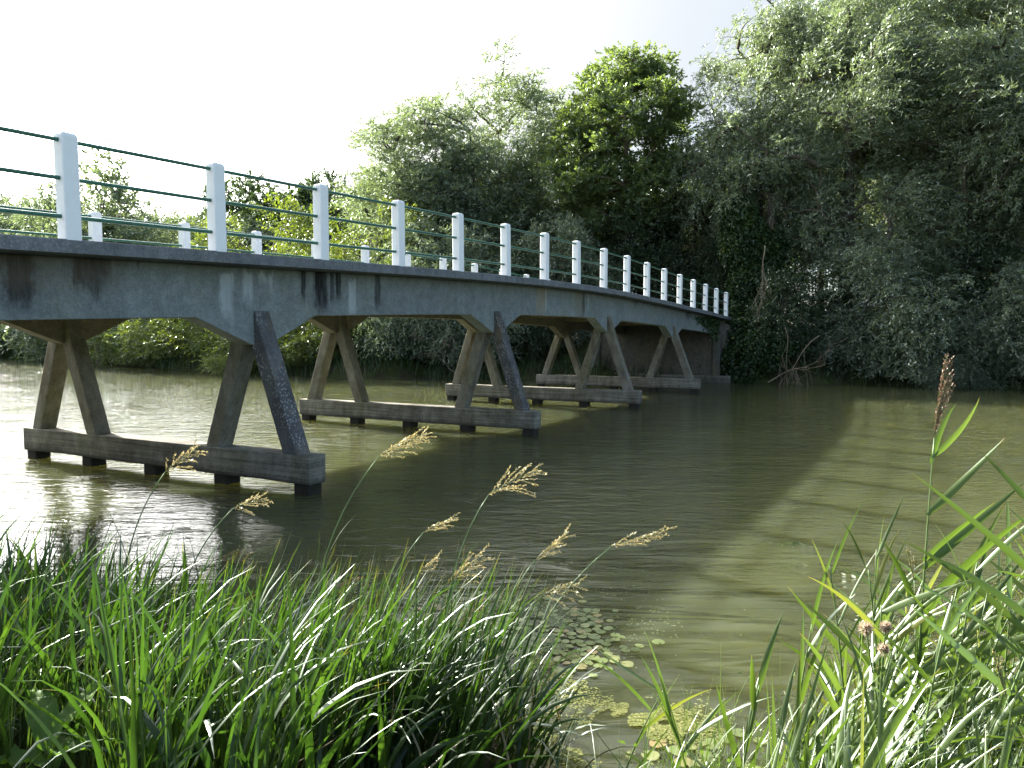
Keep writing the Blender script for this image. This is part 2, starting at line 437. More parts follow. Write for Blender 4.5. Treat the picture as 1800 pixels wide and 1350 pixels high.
# ------------------------------------------------------------------ bridge (local x along, y across, z up)
bridge = empty('footbridge', (0, 0, 0), 0)
bridge.rotation_euler = (0, 0, math.atan2(E1.y, E1.x))
tag(bridge, 'grey concrete river bridge on slanted legs with white posts and green rails', 'bridge')
DL = np.array([-8, 0, 5.1, 9, 13, 17, 20, 23, 27, 31, 34, 37, 42])
DZ = np.array([2.98, 3.17, 3.345, 3.47, 3.585, 3.662, 3.682, 3.65, 3.545, 3.405, 3.305, 3.185, 3.03])
def deck_z(l):   # Catmull-Rom through the surveyed points
    l = float(l); i = int(np.clip(np.searchsorted(DL, l) - 1, 1, len(DL) - 3))
    x0, x1 = DL[i], DL[i+1]; t = (l - x0)/(x1 - x0)
    m0 = (DZ[i+1]-DZ[i-1])/(DL[i+1]-DL[i-1])*(x1-x0); m1 = (DZ[i+2]-DZ[i])/(DL[i+2]-DL[i])*(x1-x0)
    return (2*t**3-3*t**2+1)*DZ[i] + (t**3-2*t**2+t)*m0 + (-2*t**3+3*t**2)*DZ[i+1] + (t**3-t**2)*m1
W0, W1 = 8.23, 14.05          # deck edges
GN, GF = (8.65, 8.95), (13.33, 13.63)
P0, PL = 8.145, 7.117         # first pier centre, spacing
piers = [P0 + PL*i for i in range(4)]
PEND = [P0 - PL, P0 + PL*4]
def extr(prof, x_list, name, mat, parent, bevel=0):
    """sweep closed cross-section prof(x)->[(y,z)] along x"""
    mb = MB(); n = len(prof(x_list[0]))
    for x in x_list:
        mb.v += [(x, y, z) for y, z in prof(x)]
    for i in range(len(x_list)-1):
        for k in range(n):
            k2 = (k+1) % n
            mb.f.append((i*n+k, (i+1)*n+k, (i+1)*n+k2, i*n+k2))
    mb.f.append(tuple(range(n))); mb.f.append(tuple((len(x_list)-1)*n + k for k in range(n))[::-1])
    return mb.build(name, mat, parent, bevel=bevel)
XL = list(np.arange(-1.0, 38.01, .5))
g = NT('deck_surface'); n = g.noise(g.obj(), 30, 5, .7)
g.pbr(g.ramp(n, [(.3, (.09,.088,.082)), (.7, (.15,.145,.135))]), .9, g.bump(n, .5, .01), .2); M['road'] = g.m
extr(lambda x: [(W0+.06, deck_z(x)-.16), (W0, deck_z(x)-.15), (W0, deck_z(x)-.012), (W0+.012, deck_z(x)), (W0+.35, deck_z(x)), (W0+.35, deck_z(x)-.06), (W1-.35, deck_z(x)-.06), (W1-.35, deck_z(x)), (W1-.012, deck_z(x)),
                (W1, deck_z(x)-.012), (W1, deck_z(x)-.15), (W1-.06, deck_z(x)-.16)], XL, 'deck_slab', M['edge'], bridge)
extr(lambda x: [(W0+.352, deck_z(x)-.055), (W0+.352, deck_z(x)-.03), (W1-.352, deck_z(x)-.03), (W1-.352, deck_z(x)-.055)], XL, 'road_surface', M['road'], bridge)
def soffit(x):
    z = deck_z(x) - .875
    for p in piers:
        d = abs(x - p)
        if d < 1.15: z -= .415*min(1, (1.15 - d)/(1.15 - .18))
    return z
def girder(y0, y1, mat):
    xl = set(np.arange(0.2, 36.7, .6).tolist()) | {36.7}
    for p in piers:
        for d in (-1.15, -.18, .18, 1.15): xl.add(p + d)
        xl -= {x for x in xl if any(abs(x - (p+d)) < .12 and x != p+d for d in (-1.15, -.18, .18, 1.15))}
    xl = sorted(xl)
    return extr(lambda x: [(y0, soffit(x)), (y0, deck_z(x)-.163), (y1, deck_z(x)-.163), (y1, soffit(x))], xl, 'girder', mat, bridge, .012)
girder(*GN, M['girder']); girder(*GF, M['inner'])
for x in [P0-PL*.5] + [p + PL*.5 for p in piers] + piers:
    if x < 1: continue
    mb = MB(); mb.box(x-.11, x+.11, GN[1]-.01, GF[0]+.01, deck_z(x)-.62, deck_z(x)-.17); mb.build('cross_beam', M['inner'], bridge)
def leg(parent, x, yb, yt, zt, mat, hw=.135, hl=.148):
    mb = MB(); zb = .565
    mb.add([(x-hl,yb-hw,zb),(x+hl,yb-hw,zb),(x+hl,yb+hw,zb),(x-hl,yb+hw,zb),(x-hl,yt-hw,zt),(x+hl,yt-hw,zt),(x+hl,yt+hw,zt),(x-hl,yt+hw,zt)],
           [(0,3,2,1),(4,5,6,7),(0,1,5,4),(1,2,6,5),(2,3,7,6),(3,0,4,7)])
    return mb.build('leg', mat, parent, bevel=.014)
for i, p in enumerate(piers):
    mb = MB(); nseg = 14
    hl = .172
    for k in range(nseg+1):   # slightly uneven cast edges
        y = 7.588 + (14.687-7.588)*k/nseg; j = .008
        r_ = lambda: random.uniform(-j, j)
        mb.v += [(p-hl+.012+r_(), y, .155+r_()), (p-hl+r_()*.5, y, .20), (p-hl+r_()*.5, y, .572), (p+hl+r_()*.5, y, .572), (p+hl, y, .155+r_())]
    for k in range(nseg):
        for a in range(5):
            b = (a+1) % 5
            mb.f.append((k*5+a, (k+1)*5+a, (k+1)*5+b, k*5+b)[::-1])
    mb.f.append(tuple(range(5))[::-1]); mb.f.append(tuple(nseg*5+a for a in range(5)))
    ft = mb.build('pier', M['footing'], bridge, bevel=.018)
    for c in (8.80, 13.48):
        zt = soffit(p) + .50
        for s in (-1, 1):
            lich = (c < 10 and s < 0)
            L_ = leg(ft, p, c + s*.815, c + s*.03, zt, M['leg_lichen'] if (lich and i < 2) else M['leg'], hl=.146 + .002*s)
            if lich and i < 2: L_['label'] = 'outer leg blotched with dark and pale lichen'
    for k in range(5):
        y = 7.78 + (14.5-7.78)*k/4
        pl = MB(); pl.box(p-.14, p+.14, y-.15, y+.15, -.9, .17)
        pl.build('pile', M['pile'], ft, bevel=.03)
# railings
def post_mb():
    mb = MB(); a, b = .092, .085; rings = [(-.02, 0), (1.115, 0), (1.138, .004), (1.152, .013), (1.160, .026), (1.163, .045)]
    for z, i in rings:
        c = .012
        mb.v += [(-a+i+c,-b+i,z),(a-i-c,-b+i,z),(a-i,-b+i+c,z),(a-i,b-i-c,z),(a-i-c,b-i,z),(-a+i+c,b-i,z),(-a+i,b-i-c,z),(-a+i,-b+i+c,z)]
    for k in range(len(rings)-1):
        for j in range(8): mb.f.append((k*8+j, k*8+(j+1)%8, (k+1)*8+(j+1)%8, (k+1)*8+j))
    mb.f.append(tuple((len(rings)-1)*8+j for j in range(8)))
    return mb
def rail_line(yc):
    y = yc
    for h_ in (1.075, .665, .25):
        pts = [(l, y, deck_z(l) + h_) for l in np.arange(-1, 37.3, 1.0)]
        mb = MB(); mb.tube(pts, .0235, 10); mb.build('rail', M['green'], bridge, smooth=True)
pm = None
for yc in (W0 + .09, W1 - .09):
    rail_line(yc)
    for k in range(-3, 17):
        l = 5.10 + 1.9975*k + (0.0 if yc < 10 else -.04)
        if pm is None:
            po = post_mb().build('railing_post', M['white'], bridge); pm = po.data
        else:
            po = link('railing_post', pm, None, bridge)
        po.location = (l, yc, deck_z(l)); po.rotation_euler = (random.uniform(-.008, .008), random.uniform(-.006, .006), 0)
# abutments
for s, xa in ((1, 36.62), (-1, .2)):
    mb = MB(); mb.box(min(xa, xa+s*.9), max(xa, xa+s*.9), 8.6, 14.9, -1, deck_z(xa)-.168); ab = mb.build('abutment', M['abut'], bridge, bevel=.02)
    mb = MB(); mb.box(min(xa-s*.25, xa-.003*s), max(xa-s*.25, xa-.003*s), 7.92, 15.2, -1, .346); mb.build('ledge', M['footing'], ab, bevel=.02)
    for yy in (8.45, 14.6):
        mb = MB(); mb.box(min(xa-s*.12, xa+.5*s), max(xa-s*.12, xa+.5*s), yy, yy+.35, .34, 2.32); mb.build('pilaster', M['abut'], ab, bevel=.02)
    for y0, dy in ((8.58, -2.8), (14.92, 2.4)):
        mb = MB(); x0, x1 = xa+s*.3, xa+s*3.4
        mb.add([(x0,y0,-1),(x1,y0+dy,-1),(x1,y0+dy,1.4),(x0,y0,2.95),(x0+.35*s,y0+.1*(-1 if dy>0 else 1),-1),(x1+.35*s,y0+dy,-1),(x1+.35*s,y0+dy,1.4),(x0+.35*s,y0,2.95)],
               [(0,1,2,3),(7,6,5,4),(3,2,6,7),(0,3,7,4),(1,5,6,2),(0,4,5,1)])
        mb.build('wing_wall', M['abut'], ab)

# ------------------------------------------------------------------ foliage meshes
def leaves_mesh(name, P, D, ln, wd_, tint, fold=.25, curl=.0):
    """rhombic leaves: P base, D axis, ln length, wd width"""
    N = len(P); D = nrm(D)
    r = rng.normal(size=(N, 3)); S = nrm(np.cross(D, r)); U = np.cross(S, D)
    ln = ln[:, None]; w = wd_[:, None]
    v = np.empty((N, 4, 3))
    v[:, 0] = P
    v[:, 1] = P + D*ln*.45 + S*w*.5 + U*w*fold
    v[:, 2] = P + D*ln + U*ln*curl
    v[:, 3] = P + D*ln*.45 - S*w*.5 + U*w*fold
    f = np.arange(N*4).reshape(N, 4)
    return fast_mesh(name, v.reshape(-1, 3), f, tint=np.repeat(tint, 4))

def make_tree(H, crown, trunk_r, n_cl, cl_r, n_sh, n_lf, ls, lw, droop=.3, wind=(0, 0), sh_len=1.0, fork=3, lean=(0, 0), crown_base=.3, seed=0, stems=1, bare=0.0, flat=1.0, tier=None):
    """crown: list of (cx,cy,cz,rx,ry,rz). Returns (branch mesh, leaf mesh)"""
    global rng
    rng = np.random.default_rng(seed); rnd = random.Random(seed)
    # clump centres
    vol = np.array([c[3]*c[4]*c[5] for c in crown])**(2/3); pr = vol/vol.sum()
    pick = rng.choice(len(crown), n_cl, p=pr)
    cr = np.array(crown)[pick]
    d = nrm(rng.normal(size=(n_cl, 3))); rad = rng.uniform(.25, 1, (n_cl, 1))**.45
    C = cr[:, :3] + d*cr[:, 3:]*rad
    nb = max(5, n_cl//13)
    if n_cl > 150:      # gather the clumps into boughs so that the crown breaks into masses with gaps
        BC = C[rng.permutation(n_cl)[:nb]]
        own = BC[rng.integers(0, nb, n_cl)]
        g3 = rng.normal(size=(n_cl, 3)); g3[:, 2] *= .95
        C2 = own + g3*cl_r*.95
        use = rng.random(n_cl) < .8
        C[use] = C2[use]
    C = C[C[:, 2] > .4]
    n_cl = len(C)
    mb = MB()
    # trunks
    stems_pts = []
    for s in range(stems):
        a = rnd.uniform(0, 6.28); sp_ = 0 if stems == 1 else rnd.uniform(.2, .9)*H*.16
        pts = []; top = H*rnd.uniform(.72, .85)
        for k in range(9):
            t = k/8
            pts.append(Vector((lean[0]*t*t + math.cos(a)*sp_*t + .10*trunk_r*8*math.sin(t*5+s)*t, lean[1]*t*t + math.sin(a)*sp_*t + .1*trunk_r*8*math.cos(t*4+s)*t, -.5 + t*(top+.5))))
        rr = [trunk_r*(1.25 if k == 0 else 1)*(1 - .82*k/8)/math.sqrt(stems)*1.1 for k in range(9)]
        mb.tube(pts, rr, 8); stems_pts.append(pts)
    # limbs towards random clumps
    nodes = [p for pts in stems_pts for p in pts[2:]]
    limb_nodes = list(nodes); limb_r = [trunk_r*.5]*len(nodes)
    order = list(range(n_cl)); rnd.shuffle(order)
    nl = max(4, n_cl//9)
    NA = np.array([tuple(p) for p in limb_nodes])
    for j, ci in enumerate(order):
        c = Vector(C[ci]); main = j < nl
        dist = np.linalg.norm(NA - np.array(c), axis=1) + np.maximum(0, NA[:, 2] - c.z + .12*np.hypot(NA[:,0]-c.x, NA[:,1]-c.y))*1.6 if main else np.linalg.norm(NA - np.array(c), axis=1) + .6*np.maximum(0, NA[:, 2]-c.z)
        a = Vector(NA[int(np.argmin(dist))])
        m1 = a.lerp(c, .35) + Vector((rnd.uniform(-1,1), rnd.uniform(-1,1), rnd.uniform(0,1)))*(c-a).length*.10
        m2 = a.lerp(c, .7) + Vector((rnd.uniform(-1,1), rnd.uniform(-1,1), rnd.uniform(.2,1)))*(c-a).length*.10
        r0 = trunk_r*(.34 if main else .12)*(.5+.5*min(1, (c-a).length/3)); r1 = max(.012, r0*.25)
        mb.tube([a, m1, m2, c], [r0, r0*.75, r0*.5, r1], 5, False)
        if True:
            NA = np.vstack([NA, [tuple(m1)], [tuple(m2)], [tuple(c)]]) if main else np.vstack([NA, [tuple(m2)]])
    # shoots and leaves
    n = n_cl*n_sh
    cen = np.repeat(C, n_sh, axis=0)
    size = np.repeat(rng.uniform(.6, 1.25, n_cl), n_sh)[:, None]*cl_r
    off = nrm(rng.normal(size=(n, 3)))*rng.uniform(.0, .75, (n, 1)); off[:, 2] *= flat
    S0 = cen + off*size
    axis = np.array([0, 0, 1.0])
    outw = nrm(cen - np.array([lean[0]*.5, lean[1]*.5, H*.45]))
    dr = nrm(nrm(off + 1e-6)*.8 + outw*.55 + rng.normal(size=(n, 3))*.45 + axis*.25)
    sl = rng.uniform(.5, 1.1, n)*sh_len
    dark = np.repeat(rng.uniform(-.18, .18, n_cl), n_sh)
    K = n_lf
    t = (np.arange(K)+.5)/K
    tt = t[None, :, None]
    Q = S0[:, None, :] + dr[:, None, :]*sl[:, None, None]*tt
    Q[:, :, 2] -= (droop*sl[:, None]*t[None, :]**2*1.2)
    Q[:, :, 0] += wind[0]*sl[:, None]*t[None, :]**2; Q[:, :, 2] += wind[1]*sl[:, None]*t[None, :]**2
    tang = dr[:, None, :]*1.0 + np.array([0, 0, -1.0])*(droop*2.4*tt) + np.array([wind[0], 0, wind[1]])*2*tt
    tang = nrm(tang)
    side = nrm(rng.normal(size=(n, K, 3)))
    LD = nrm(tang*.75 + side*.75)
    Q = Q.reshape(-1, 3); LD = LD.reshape(-1, 3)
    N = len(Q)
    tint = np.clip(.45 + np.repeat(dark, K) + rng.normal(0, .17, N), 0, .94)
    yl = rng.random(N) < .012; tint[yl] = 1.0
    keep = rng.random(N) > bare
    keep &= Q[:, 2] > .05
    lm = leaves_mesh('crown', Q[keep], LD[keep], rng.uniform(.7, 1.25, N)[keep]*ls, rng.uniform(.75, 1.2, N)[keep]*lw, tint[keep])
    bm_ = mb.mesh('trunk', True)
    return bm_, lm

M['willow'] = leaf_mat('willow_leaf', (.085,.11,.06), (.155,.195,.11), (.24,.29,.17), back=(.17,.2,.15), transl=.45, gloss=.09, rough=.5, tcol=(1.35,1.45,.8), yellow=(.2,.2,.04))
M['greywillow'] = leaf_mat('grey_willow_leaf', (0.07, 0.095, 0.055), (0.135, 0.17, 0.1), (0.2, 0.245, 0.155), back=(.2,.23,.18), transl=.42, gloss=.08, rough=.5, tcol=(1.4,1.5,.8))
M['ash'] = leaf_mat('ash_leaf', (.085,.115,.05), (.135,.18,.075), (.19,.25,.11), back=(.09,.13,.05), transl=.5, gloss=.08, tcol=(1.5,1.6,.6))
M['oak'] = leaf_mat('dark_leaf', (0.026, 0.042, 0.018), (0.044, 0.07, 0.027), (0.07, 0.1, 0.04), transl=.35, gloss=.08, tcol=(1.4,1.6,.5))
M['sallow'] = leaf_mat('yellow_green_leaf', (0.07, 0.1, 0.025), (0.115, 0.155, 0.04), (0.17, 0.21, 0.06), back=(.16,.18,.07), transl=.48, gloss=.08, tcol=(1.5,1.5,.4))
M['ivy'] = leaf_mat('ivy_leaf', (.015,.035,.010), (.028,.055,.014), (.055,.09,.02), transl=.25, gloss=.05, rough=.45, yellow=(.12,.14,.02))
M['bark'] = bark_mat('bark', (.045,.038,.028), (.12,.105,.08))
M['palebark'] = bark_mat('pale_bark', (.10,.085,.06), (.22,.19,.14), 8)
M['deadwood'] = bark_mat('dead_wood', (.16,.12,.08), (.3,.25,.18), 10)

def tree_obj(name, meshes, mats, loc, rz=0, s=(1, 1, 1), label='', cat='tree', group=None, tilt=0):
    e = empty(name, loc, rz); e.scale = s
    link('trunk', meshes[0], mats[0], e); link('crown', meshes[1], mats[1], e)
    tag(e, label, cat, group)
    return e

def place(px, Y):
    x = (px-900)/FPX*Y
    return x
def on_ground(px, Y, dz=-.05):
    x = place(px, Y); return (x, Y, max(tz(x, Y), .05) + dz)

# prototypes ---------------------------------------------------------
PW = make_tree(20, [(0,0,14,4.6,4.6,5.2),(2.6,.5,10,3.6,4,4),(-2.8,0,9.5,3.4,4,4.2),(.5,-.5,17.4,2.8,2.8,2.6),(0,1,6,3.5,3.5,3)], .42, 800, .85, 11, 15, .22, .055, droop=.35, wind=(.45,.05), sh_len=1.15, seed=1)
PW2 = make_tree(20, [(0,0,13,5.4,5,5),(3.6,0,11.5,3.6,3.6,4.4),(-3.8,0,10.5,3.2,3.6,4.2),(-1.2,0,17.2,3,3,2.6),(2.5,-.5,16.0,2.6,2.6,2.6),(1,0,6.5,4.5,4,3)], .45, 920, .85, 11, 15, .22, .055, droop=.3, wind=(.6,.12), sh_len=1.2, seed=2)
PWF = make_tree(17, [(0,0,12,3.4,3.4,4.2),(1.8,0,9,2.6,2.6,3.2),(-1.9,0,8.5,2.6,2.6,3.3),(.2,0,15,2,2,2.0),(0,0,5,2.8,2.8,2.4)], .3, 700, .72, 9, 14, .24, .06, droop=.3, wind=(.3,.05), sh_len=.95, seed=3, stems=3)
PA = make_tree(19, [(0,0,13,3.6,3.6,4.8),(1.6,0,9.5,3.0,3,3.6),(-1.7,0,9.8,3.0,3,3.4),(.3,0,17,1.9,1.9,2.0)], .32, 600, .6, 10, 13, .23, .11, droop=.1, sh_len=.75, seed=4, flat=.6)
PO = make_tree(10, [(0,0,6,4,4,3.2),(2.6,0,5,2.8,2.8,2.6),(-2.6,0,5.2,2.6,2.8,2.4)], .35, 190, .8, 12, 15, .2, .12, droop=.05, sh_len=.8, seed=5, flat=.6)
PS = make_tree(5.6, [(0,0,3.0,2.6,2.4,2.5),(1.7,-.6,1.9,1.9,1.8,1.8),(-1.8,-.5,2.0,1.9,1.8,1.8),(.4,-1.5,1.2,2.2,1.5,1.2)], .10, 190, .5, 10, 14, .12, .055, droop=.0, sh_len=.8, seed=6, stems=6)
PH = make_tree(6.5, [(0,0,3.6,2.8,2.4,2.9),(1.8,-.3,2.1,2.2,2,2.0),(-1.8,-.3,2.3,2.2,2,2.1),(0,-1.2,1.4,2.4,1.6,1.3)], .13, 380, .6, 10, 15, .20, .055, droop=.55, wind=(.2,0), sh_len=1.2, seed=7, stems=5)
PD = make_tree(9, [(0,0,4.6,3.0,2.6,4.0),(1.5,0,3,2.4,2.2,2.6),(-1.5,0,3,2.4,2.2,2.6)], .2, 150, .75, 9, 13, .24, .10, droop=.3, sh_len=1.1, seed=8, stems=3)
PB = make_tree(9.5, [(0,0,7,1.3,1.3,2.2),(.5,0,5,1.2,1.2,1.6),(-.6,0,4.4,1.2,1.2,1.4)], .16, 80, .5, 9, 11, .2, .10, droop=.0, sh_len=.8, seed=9, bare=.2, stems=2)

Wm = (M['bark'], M['willow']); Gm = (M['bark'], M['greywillow']); Am = (M['palebark'], M['ash']); Om = (M['bark'], M['oak']); Sm = (M['palebark'], M['sallow'])
def H(px, py, Y): return at(px, py, Y).z   # height seen at that row
def put(name, proto, mats, px, Y, top, base_h, label, cat='tree', wx=1.0, rz=0.0, group=None):
    """stand a tree so that its tip reaches row `top` of the view"""
    l = on_ground(px, Y); s = (H(px, top, Y) - l[2])/base_h
    return tree_obj(name, proto, mats, l, rz, (s*wx, s*wx, s), label, cat, group)

# right-hand willows
GRW = 'big white willows on the far bank right of the bridge'
put('willow_tree', PW, Wm, 1325, 42, 20, 20, 'tall pale willow just right of the bridge end, sky showing on its left side', 'willow', .95, .4, GRW)
put('willow_tree', PW2, Wm, 1480, 39, -40, 20, 'broad willow with silver wind-blown sprays behind the ivy-clad trunk', 'willow', 1.0, 0, GRW)
put('willow_tree', PW2, Gm, 1690, 38, -110, 20, 'huge grey-green willow cut off by the top of the view, with silvery leaves', 'willow', 1.0, 2.0, GRW)
put('willow_tree', PW, Gm, 1850, 36, -160, 20, 'rightmost giant willow, partly outside the view', 'willow', 1.0, 1.1, GRW)
put('willow_tree', PW, Wm, 1560, 50, -90, 20, 'willow standing behind the others, its crown filling the top of the view', 'willow', 1.0, 4.1, GRW)
put('willow_tree', PW2, Wm, 1980, 44, -190, 20, 'willow at the back beyond the right edge of the view', 'willow', 1.0, 3.1, GRW)
put('willow_tree', PW, Gm, 2250, 33, -200, 20, 'willow well outside the right edge of the view', 'willow', 1.0, 5.1, GRW)
put('willow_tree', PW2, Wm, 2650, 28, -250, 20, 'last willow far outside the right edge of the view', 'willow', 1.0, .6, GRW)
# middle trees
put('ash_tree', PA, Am, 1098, 45, 66, 19, 'tall bright green ash tree rising alone above the far end of the railing', 'ash tree', 1.2, .5)
put('willow_tree', PWF, Wm, 880, 49, 98, 17, 'feathery silver willow with a visible pale limb, left of the ash', 'willow', 1.2, 0)
put('willow_tree', PWF, Wm, 735, 50, 170, 17, 'rounded feathery willow, leftmost of the tall trees in the middle', 'willow', 1.3, 2.2)
put('willow_tree', PWF, Gm, 975, 54, 240, 17, 'lower dull willow squeezed between the feathery willow and the ash', 'willow', 1.2, 4.0)
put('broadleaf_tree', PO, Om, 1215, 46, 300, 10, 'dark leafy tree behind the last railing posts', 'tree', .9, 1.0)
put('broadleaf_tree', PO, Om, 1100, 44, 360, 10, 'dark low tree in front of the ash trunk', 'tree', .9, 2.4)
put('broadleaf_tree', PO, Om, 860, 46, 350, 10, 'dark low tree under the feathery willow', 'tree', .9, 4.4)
# left, further off
put('oak_tree', PO, Om, 500, 66, 305, 10, 'dark round-headed oak behind the third and fourth posts', 'oak tree', .95, 0)
put('oak_tree', PO, Om, 420, 70, 330, 10, 'dark oak standing just left of the round-headed oak', 'oak tree', .75, 2.0)
put('oak_tree', PO, Om, 345, 74, 362, 10, 'smaller green tree low behind the second post', 'tree', .85, 3.3)
put('broadleaf_tree', PO, Om, 630, 62, 300, 10, 'dark tree seen behind the feathery willows on their left', 'tree', .8, 1.3)
put('sparse_tree', PB, (M['palebark'], M['greywillow']), 178, 60, 262, 9.5, 'thin half-bare tree standing up against the white sky by the nearest post', 'tree', 1.25, .6)
put('sparse_tree', PB, (M['palebark'], M['greywillow']), 112, 64, 318, 9.5, 'short wispy tree left of the thin half-bare one', 'tree', 1.0, 2.9)
GRH = 'far grey-green willow scrub beyond the left half of the bridge'
for i, (px, Y, tp, rz, lb) in enumerate([(-60, 86, 372, 0, 'pale scrub willow at the far left edge of the view'), (50, 82, 362, 1, 'pale round scrub willow seen left of the nearest post'), (150, 70, 380, 2, 'grey-green scrub willow below the thin half-bare tree'),
                                     (235, 66, 372, 3, 'grey-green scrub willow between the first and second post'), (320, 62, 398, 4, 'low scrub willow behind the second post'), (400, 60, 400, 5, 'low scrub willow between the second and third post'), (-170, 90, 350, 5, 'scrub willow beyond the left edge of the view')]):
    put('scrub_willow', PH, Gm, px, Y, tp, 6.6, lb, 'willow', 1.25, rz, GRH)
# yellow-green sallows over the water
GRS = 'yellow-green sallow bushes leaning over the water'
for i, (px, Y, tp, rz, wx, lb) in enumerate([(250, 55, 470, 0, 1.1, 'small yellow-green bush leftmost over the water, seen under the bridge'), (470, 47.5, 372, 1.1, 1.15, 'bright yellow-green bush behind the third post'),
        (565, 45, 345, 2.3, 1.15, 'tallest bright yellow-green bush, behind the fourth post'), (660, 44, 352, 3.6, 1.0, 'yellow-green bush at the right end of the row'), (370, 50, 440, 4.4, 1.15, 'yellow-green bush low behind the second post'),
        (430, 44.6, 560, 5.2, 1.3, 'low yellow-green bush touching the water under the bridge'), (540, 43.6, 560, .6, 1.3, 'low bush with dark foot touching the water left of the second pier')]):
    put('sallow_bush', PS, Sm, px, Y, tp, 5.7, lb, 'bush', wx, rz, GRS)
# grey willows under and behind the bridge
GRU = 'dark willow bushes along the water under and behind the bridge'
for i, (px, Y, tp, rz, wx, mm, pr_, lb) in enumerate([(740, 42.5, 400, 0, 1.0, Gm, PH, 'drooping grey willow bush seen above and below the deck left of the second pier'), (830, 41.5, 420, 1, 1.0, Om, PH, 'dark bush behind the second pier'),
        (900, 42, 430, 2, 1.0, Om, PD, 'dark bush behind the space between second and third pier'), (1000, 42, 400, 3, .9, Gm, PH, 'pale grey-green bush showing through the rails near the ash'), (960, 41, 520, 4, 1.2, Om, PD, 'dark low bush seen under the deck behind the third pier'),
        (1060, 41, 450, 5, 1.0, Om, PD, 'dark bush left of the abutment'), (690, 41.6, 540, 2.6, 1.1, Om, PD, 'dark low bush touching the water behind the first span')]):
    put('willow_bush' if mm is Gm else 'dark_bush', pr_, mm, px, Y, tp, 6.6 if pr_ is PH else 8.8, lb, 'bush', wx, rz, GRU)
# right bank understorey
GRR = 'low boughs and bushes along the right part of the far bank'
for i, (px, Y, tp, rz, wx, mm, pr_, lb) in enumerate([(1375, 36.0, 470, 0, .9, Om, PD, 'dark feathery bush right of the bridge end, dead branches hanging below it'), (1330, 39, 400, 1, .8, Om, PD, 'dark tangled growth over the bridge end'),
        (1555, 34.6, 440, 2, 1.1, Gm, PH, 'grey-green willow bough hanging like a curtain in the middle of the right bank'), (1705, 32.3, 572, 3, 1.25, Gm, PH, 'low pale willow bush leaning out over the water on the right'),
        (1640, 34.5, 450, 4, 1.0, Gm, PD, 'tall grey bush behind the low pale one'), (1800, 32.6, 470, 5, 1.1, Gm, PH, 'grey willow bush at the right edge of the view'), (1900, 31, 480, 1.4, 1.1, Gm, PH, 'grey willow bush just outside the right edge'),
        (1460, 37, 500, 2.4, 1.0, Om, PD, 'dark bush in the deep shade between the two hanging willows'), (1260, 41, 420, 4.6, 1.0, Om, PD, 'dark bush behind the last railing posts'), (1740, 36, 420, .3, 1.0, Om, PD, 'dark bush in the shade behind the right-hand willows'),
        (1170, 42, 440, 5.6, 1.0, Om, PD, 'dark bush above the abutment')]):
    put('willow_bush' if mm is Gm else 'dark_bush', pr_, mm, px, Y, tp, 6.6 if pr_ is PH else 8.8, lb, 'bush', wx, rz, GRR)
# backdrop wood so that the bank is closed behind the first rows
GRB = 'wood behind the front rows of trees'
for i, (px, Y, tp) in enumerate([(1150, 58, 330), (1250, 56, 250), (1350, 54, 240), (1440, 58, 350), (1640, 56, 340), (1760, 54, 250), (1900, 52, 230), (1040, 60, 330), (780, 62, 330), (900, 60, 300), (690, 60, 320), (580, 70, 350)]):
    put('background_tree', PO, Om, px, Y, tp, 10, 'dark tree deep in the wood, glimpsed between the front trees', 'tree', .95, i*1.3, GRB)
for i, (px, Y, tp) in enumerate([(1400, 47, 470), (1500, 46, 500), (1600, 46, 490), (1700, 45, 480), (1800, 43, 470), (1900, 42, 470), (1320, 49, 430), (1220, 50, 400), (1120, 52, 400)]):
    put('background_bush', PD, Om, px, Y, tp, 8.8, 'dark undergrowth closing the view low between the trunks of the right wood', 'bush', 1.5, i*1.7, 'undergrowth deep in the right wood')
# bare willow poles in the right wood
mb = MB()
for i, px in enumerate([1562, 1590, 1625, 1655, 1690, 1735, 1760]):
    Y = 44 + (i % 3)*1.5; l = on_ground(px, Y); rr = random.Random(i)
    mb = MB(); hgt = 15 + rr.random()*3
    pts = [(math.sin(k*.7+i)*.18*k/4 + (rr.random()-.5)*.1, 0, -.3+hgt*k/7) for k in range(8)]
    mb.tube(pts, [.24*(1-.09*k) for k in range(8)], 8)
    for q in range(7):
        z0 = 5 + q*1.4; a = rr.random()*6.28; x0 = pts[min(7, int(z0/hgt*7))][0]
        mb.tube([(x0, 0, z0), (x0+math.cos(a)*1.0, math.sin(a), z0+1.2), (x0+math.cos(a)*1.7, math.sin(a)*1.7, z0+3)], [.07, .05, .015], 5, False)
    o = mb.build('willow_pole', M['bark'], smooth=True); o.location = l
    tag(o, 'dark straight willow trunk standing against light gaps in the right wood', 'tree trunk', 'willow trunks in the right wood')

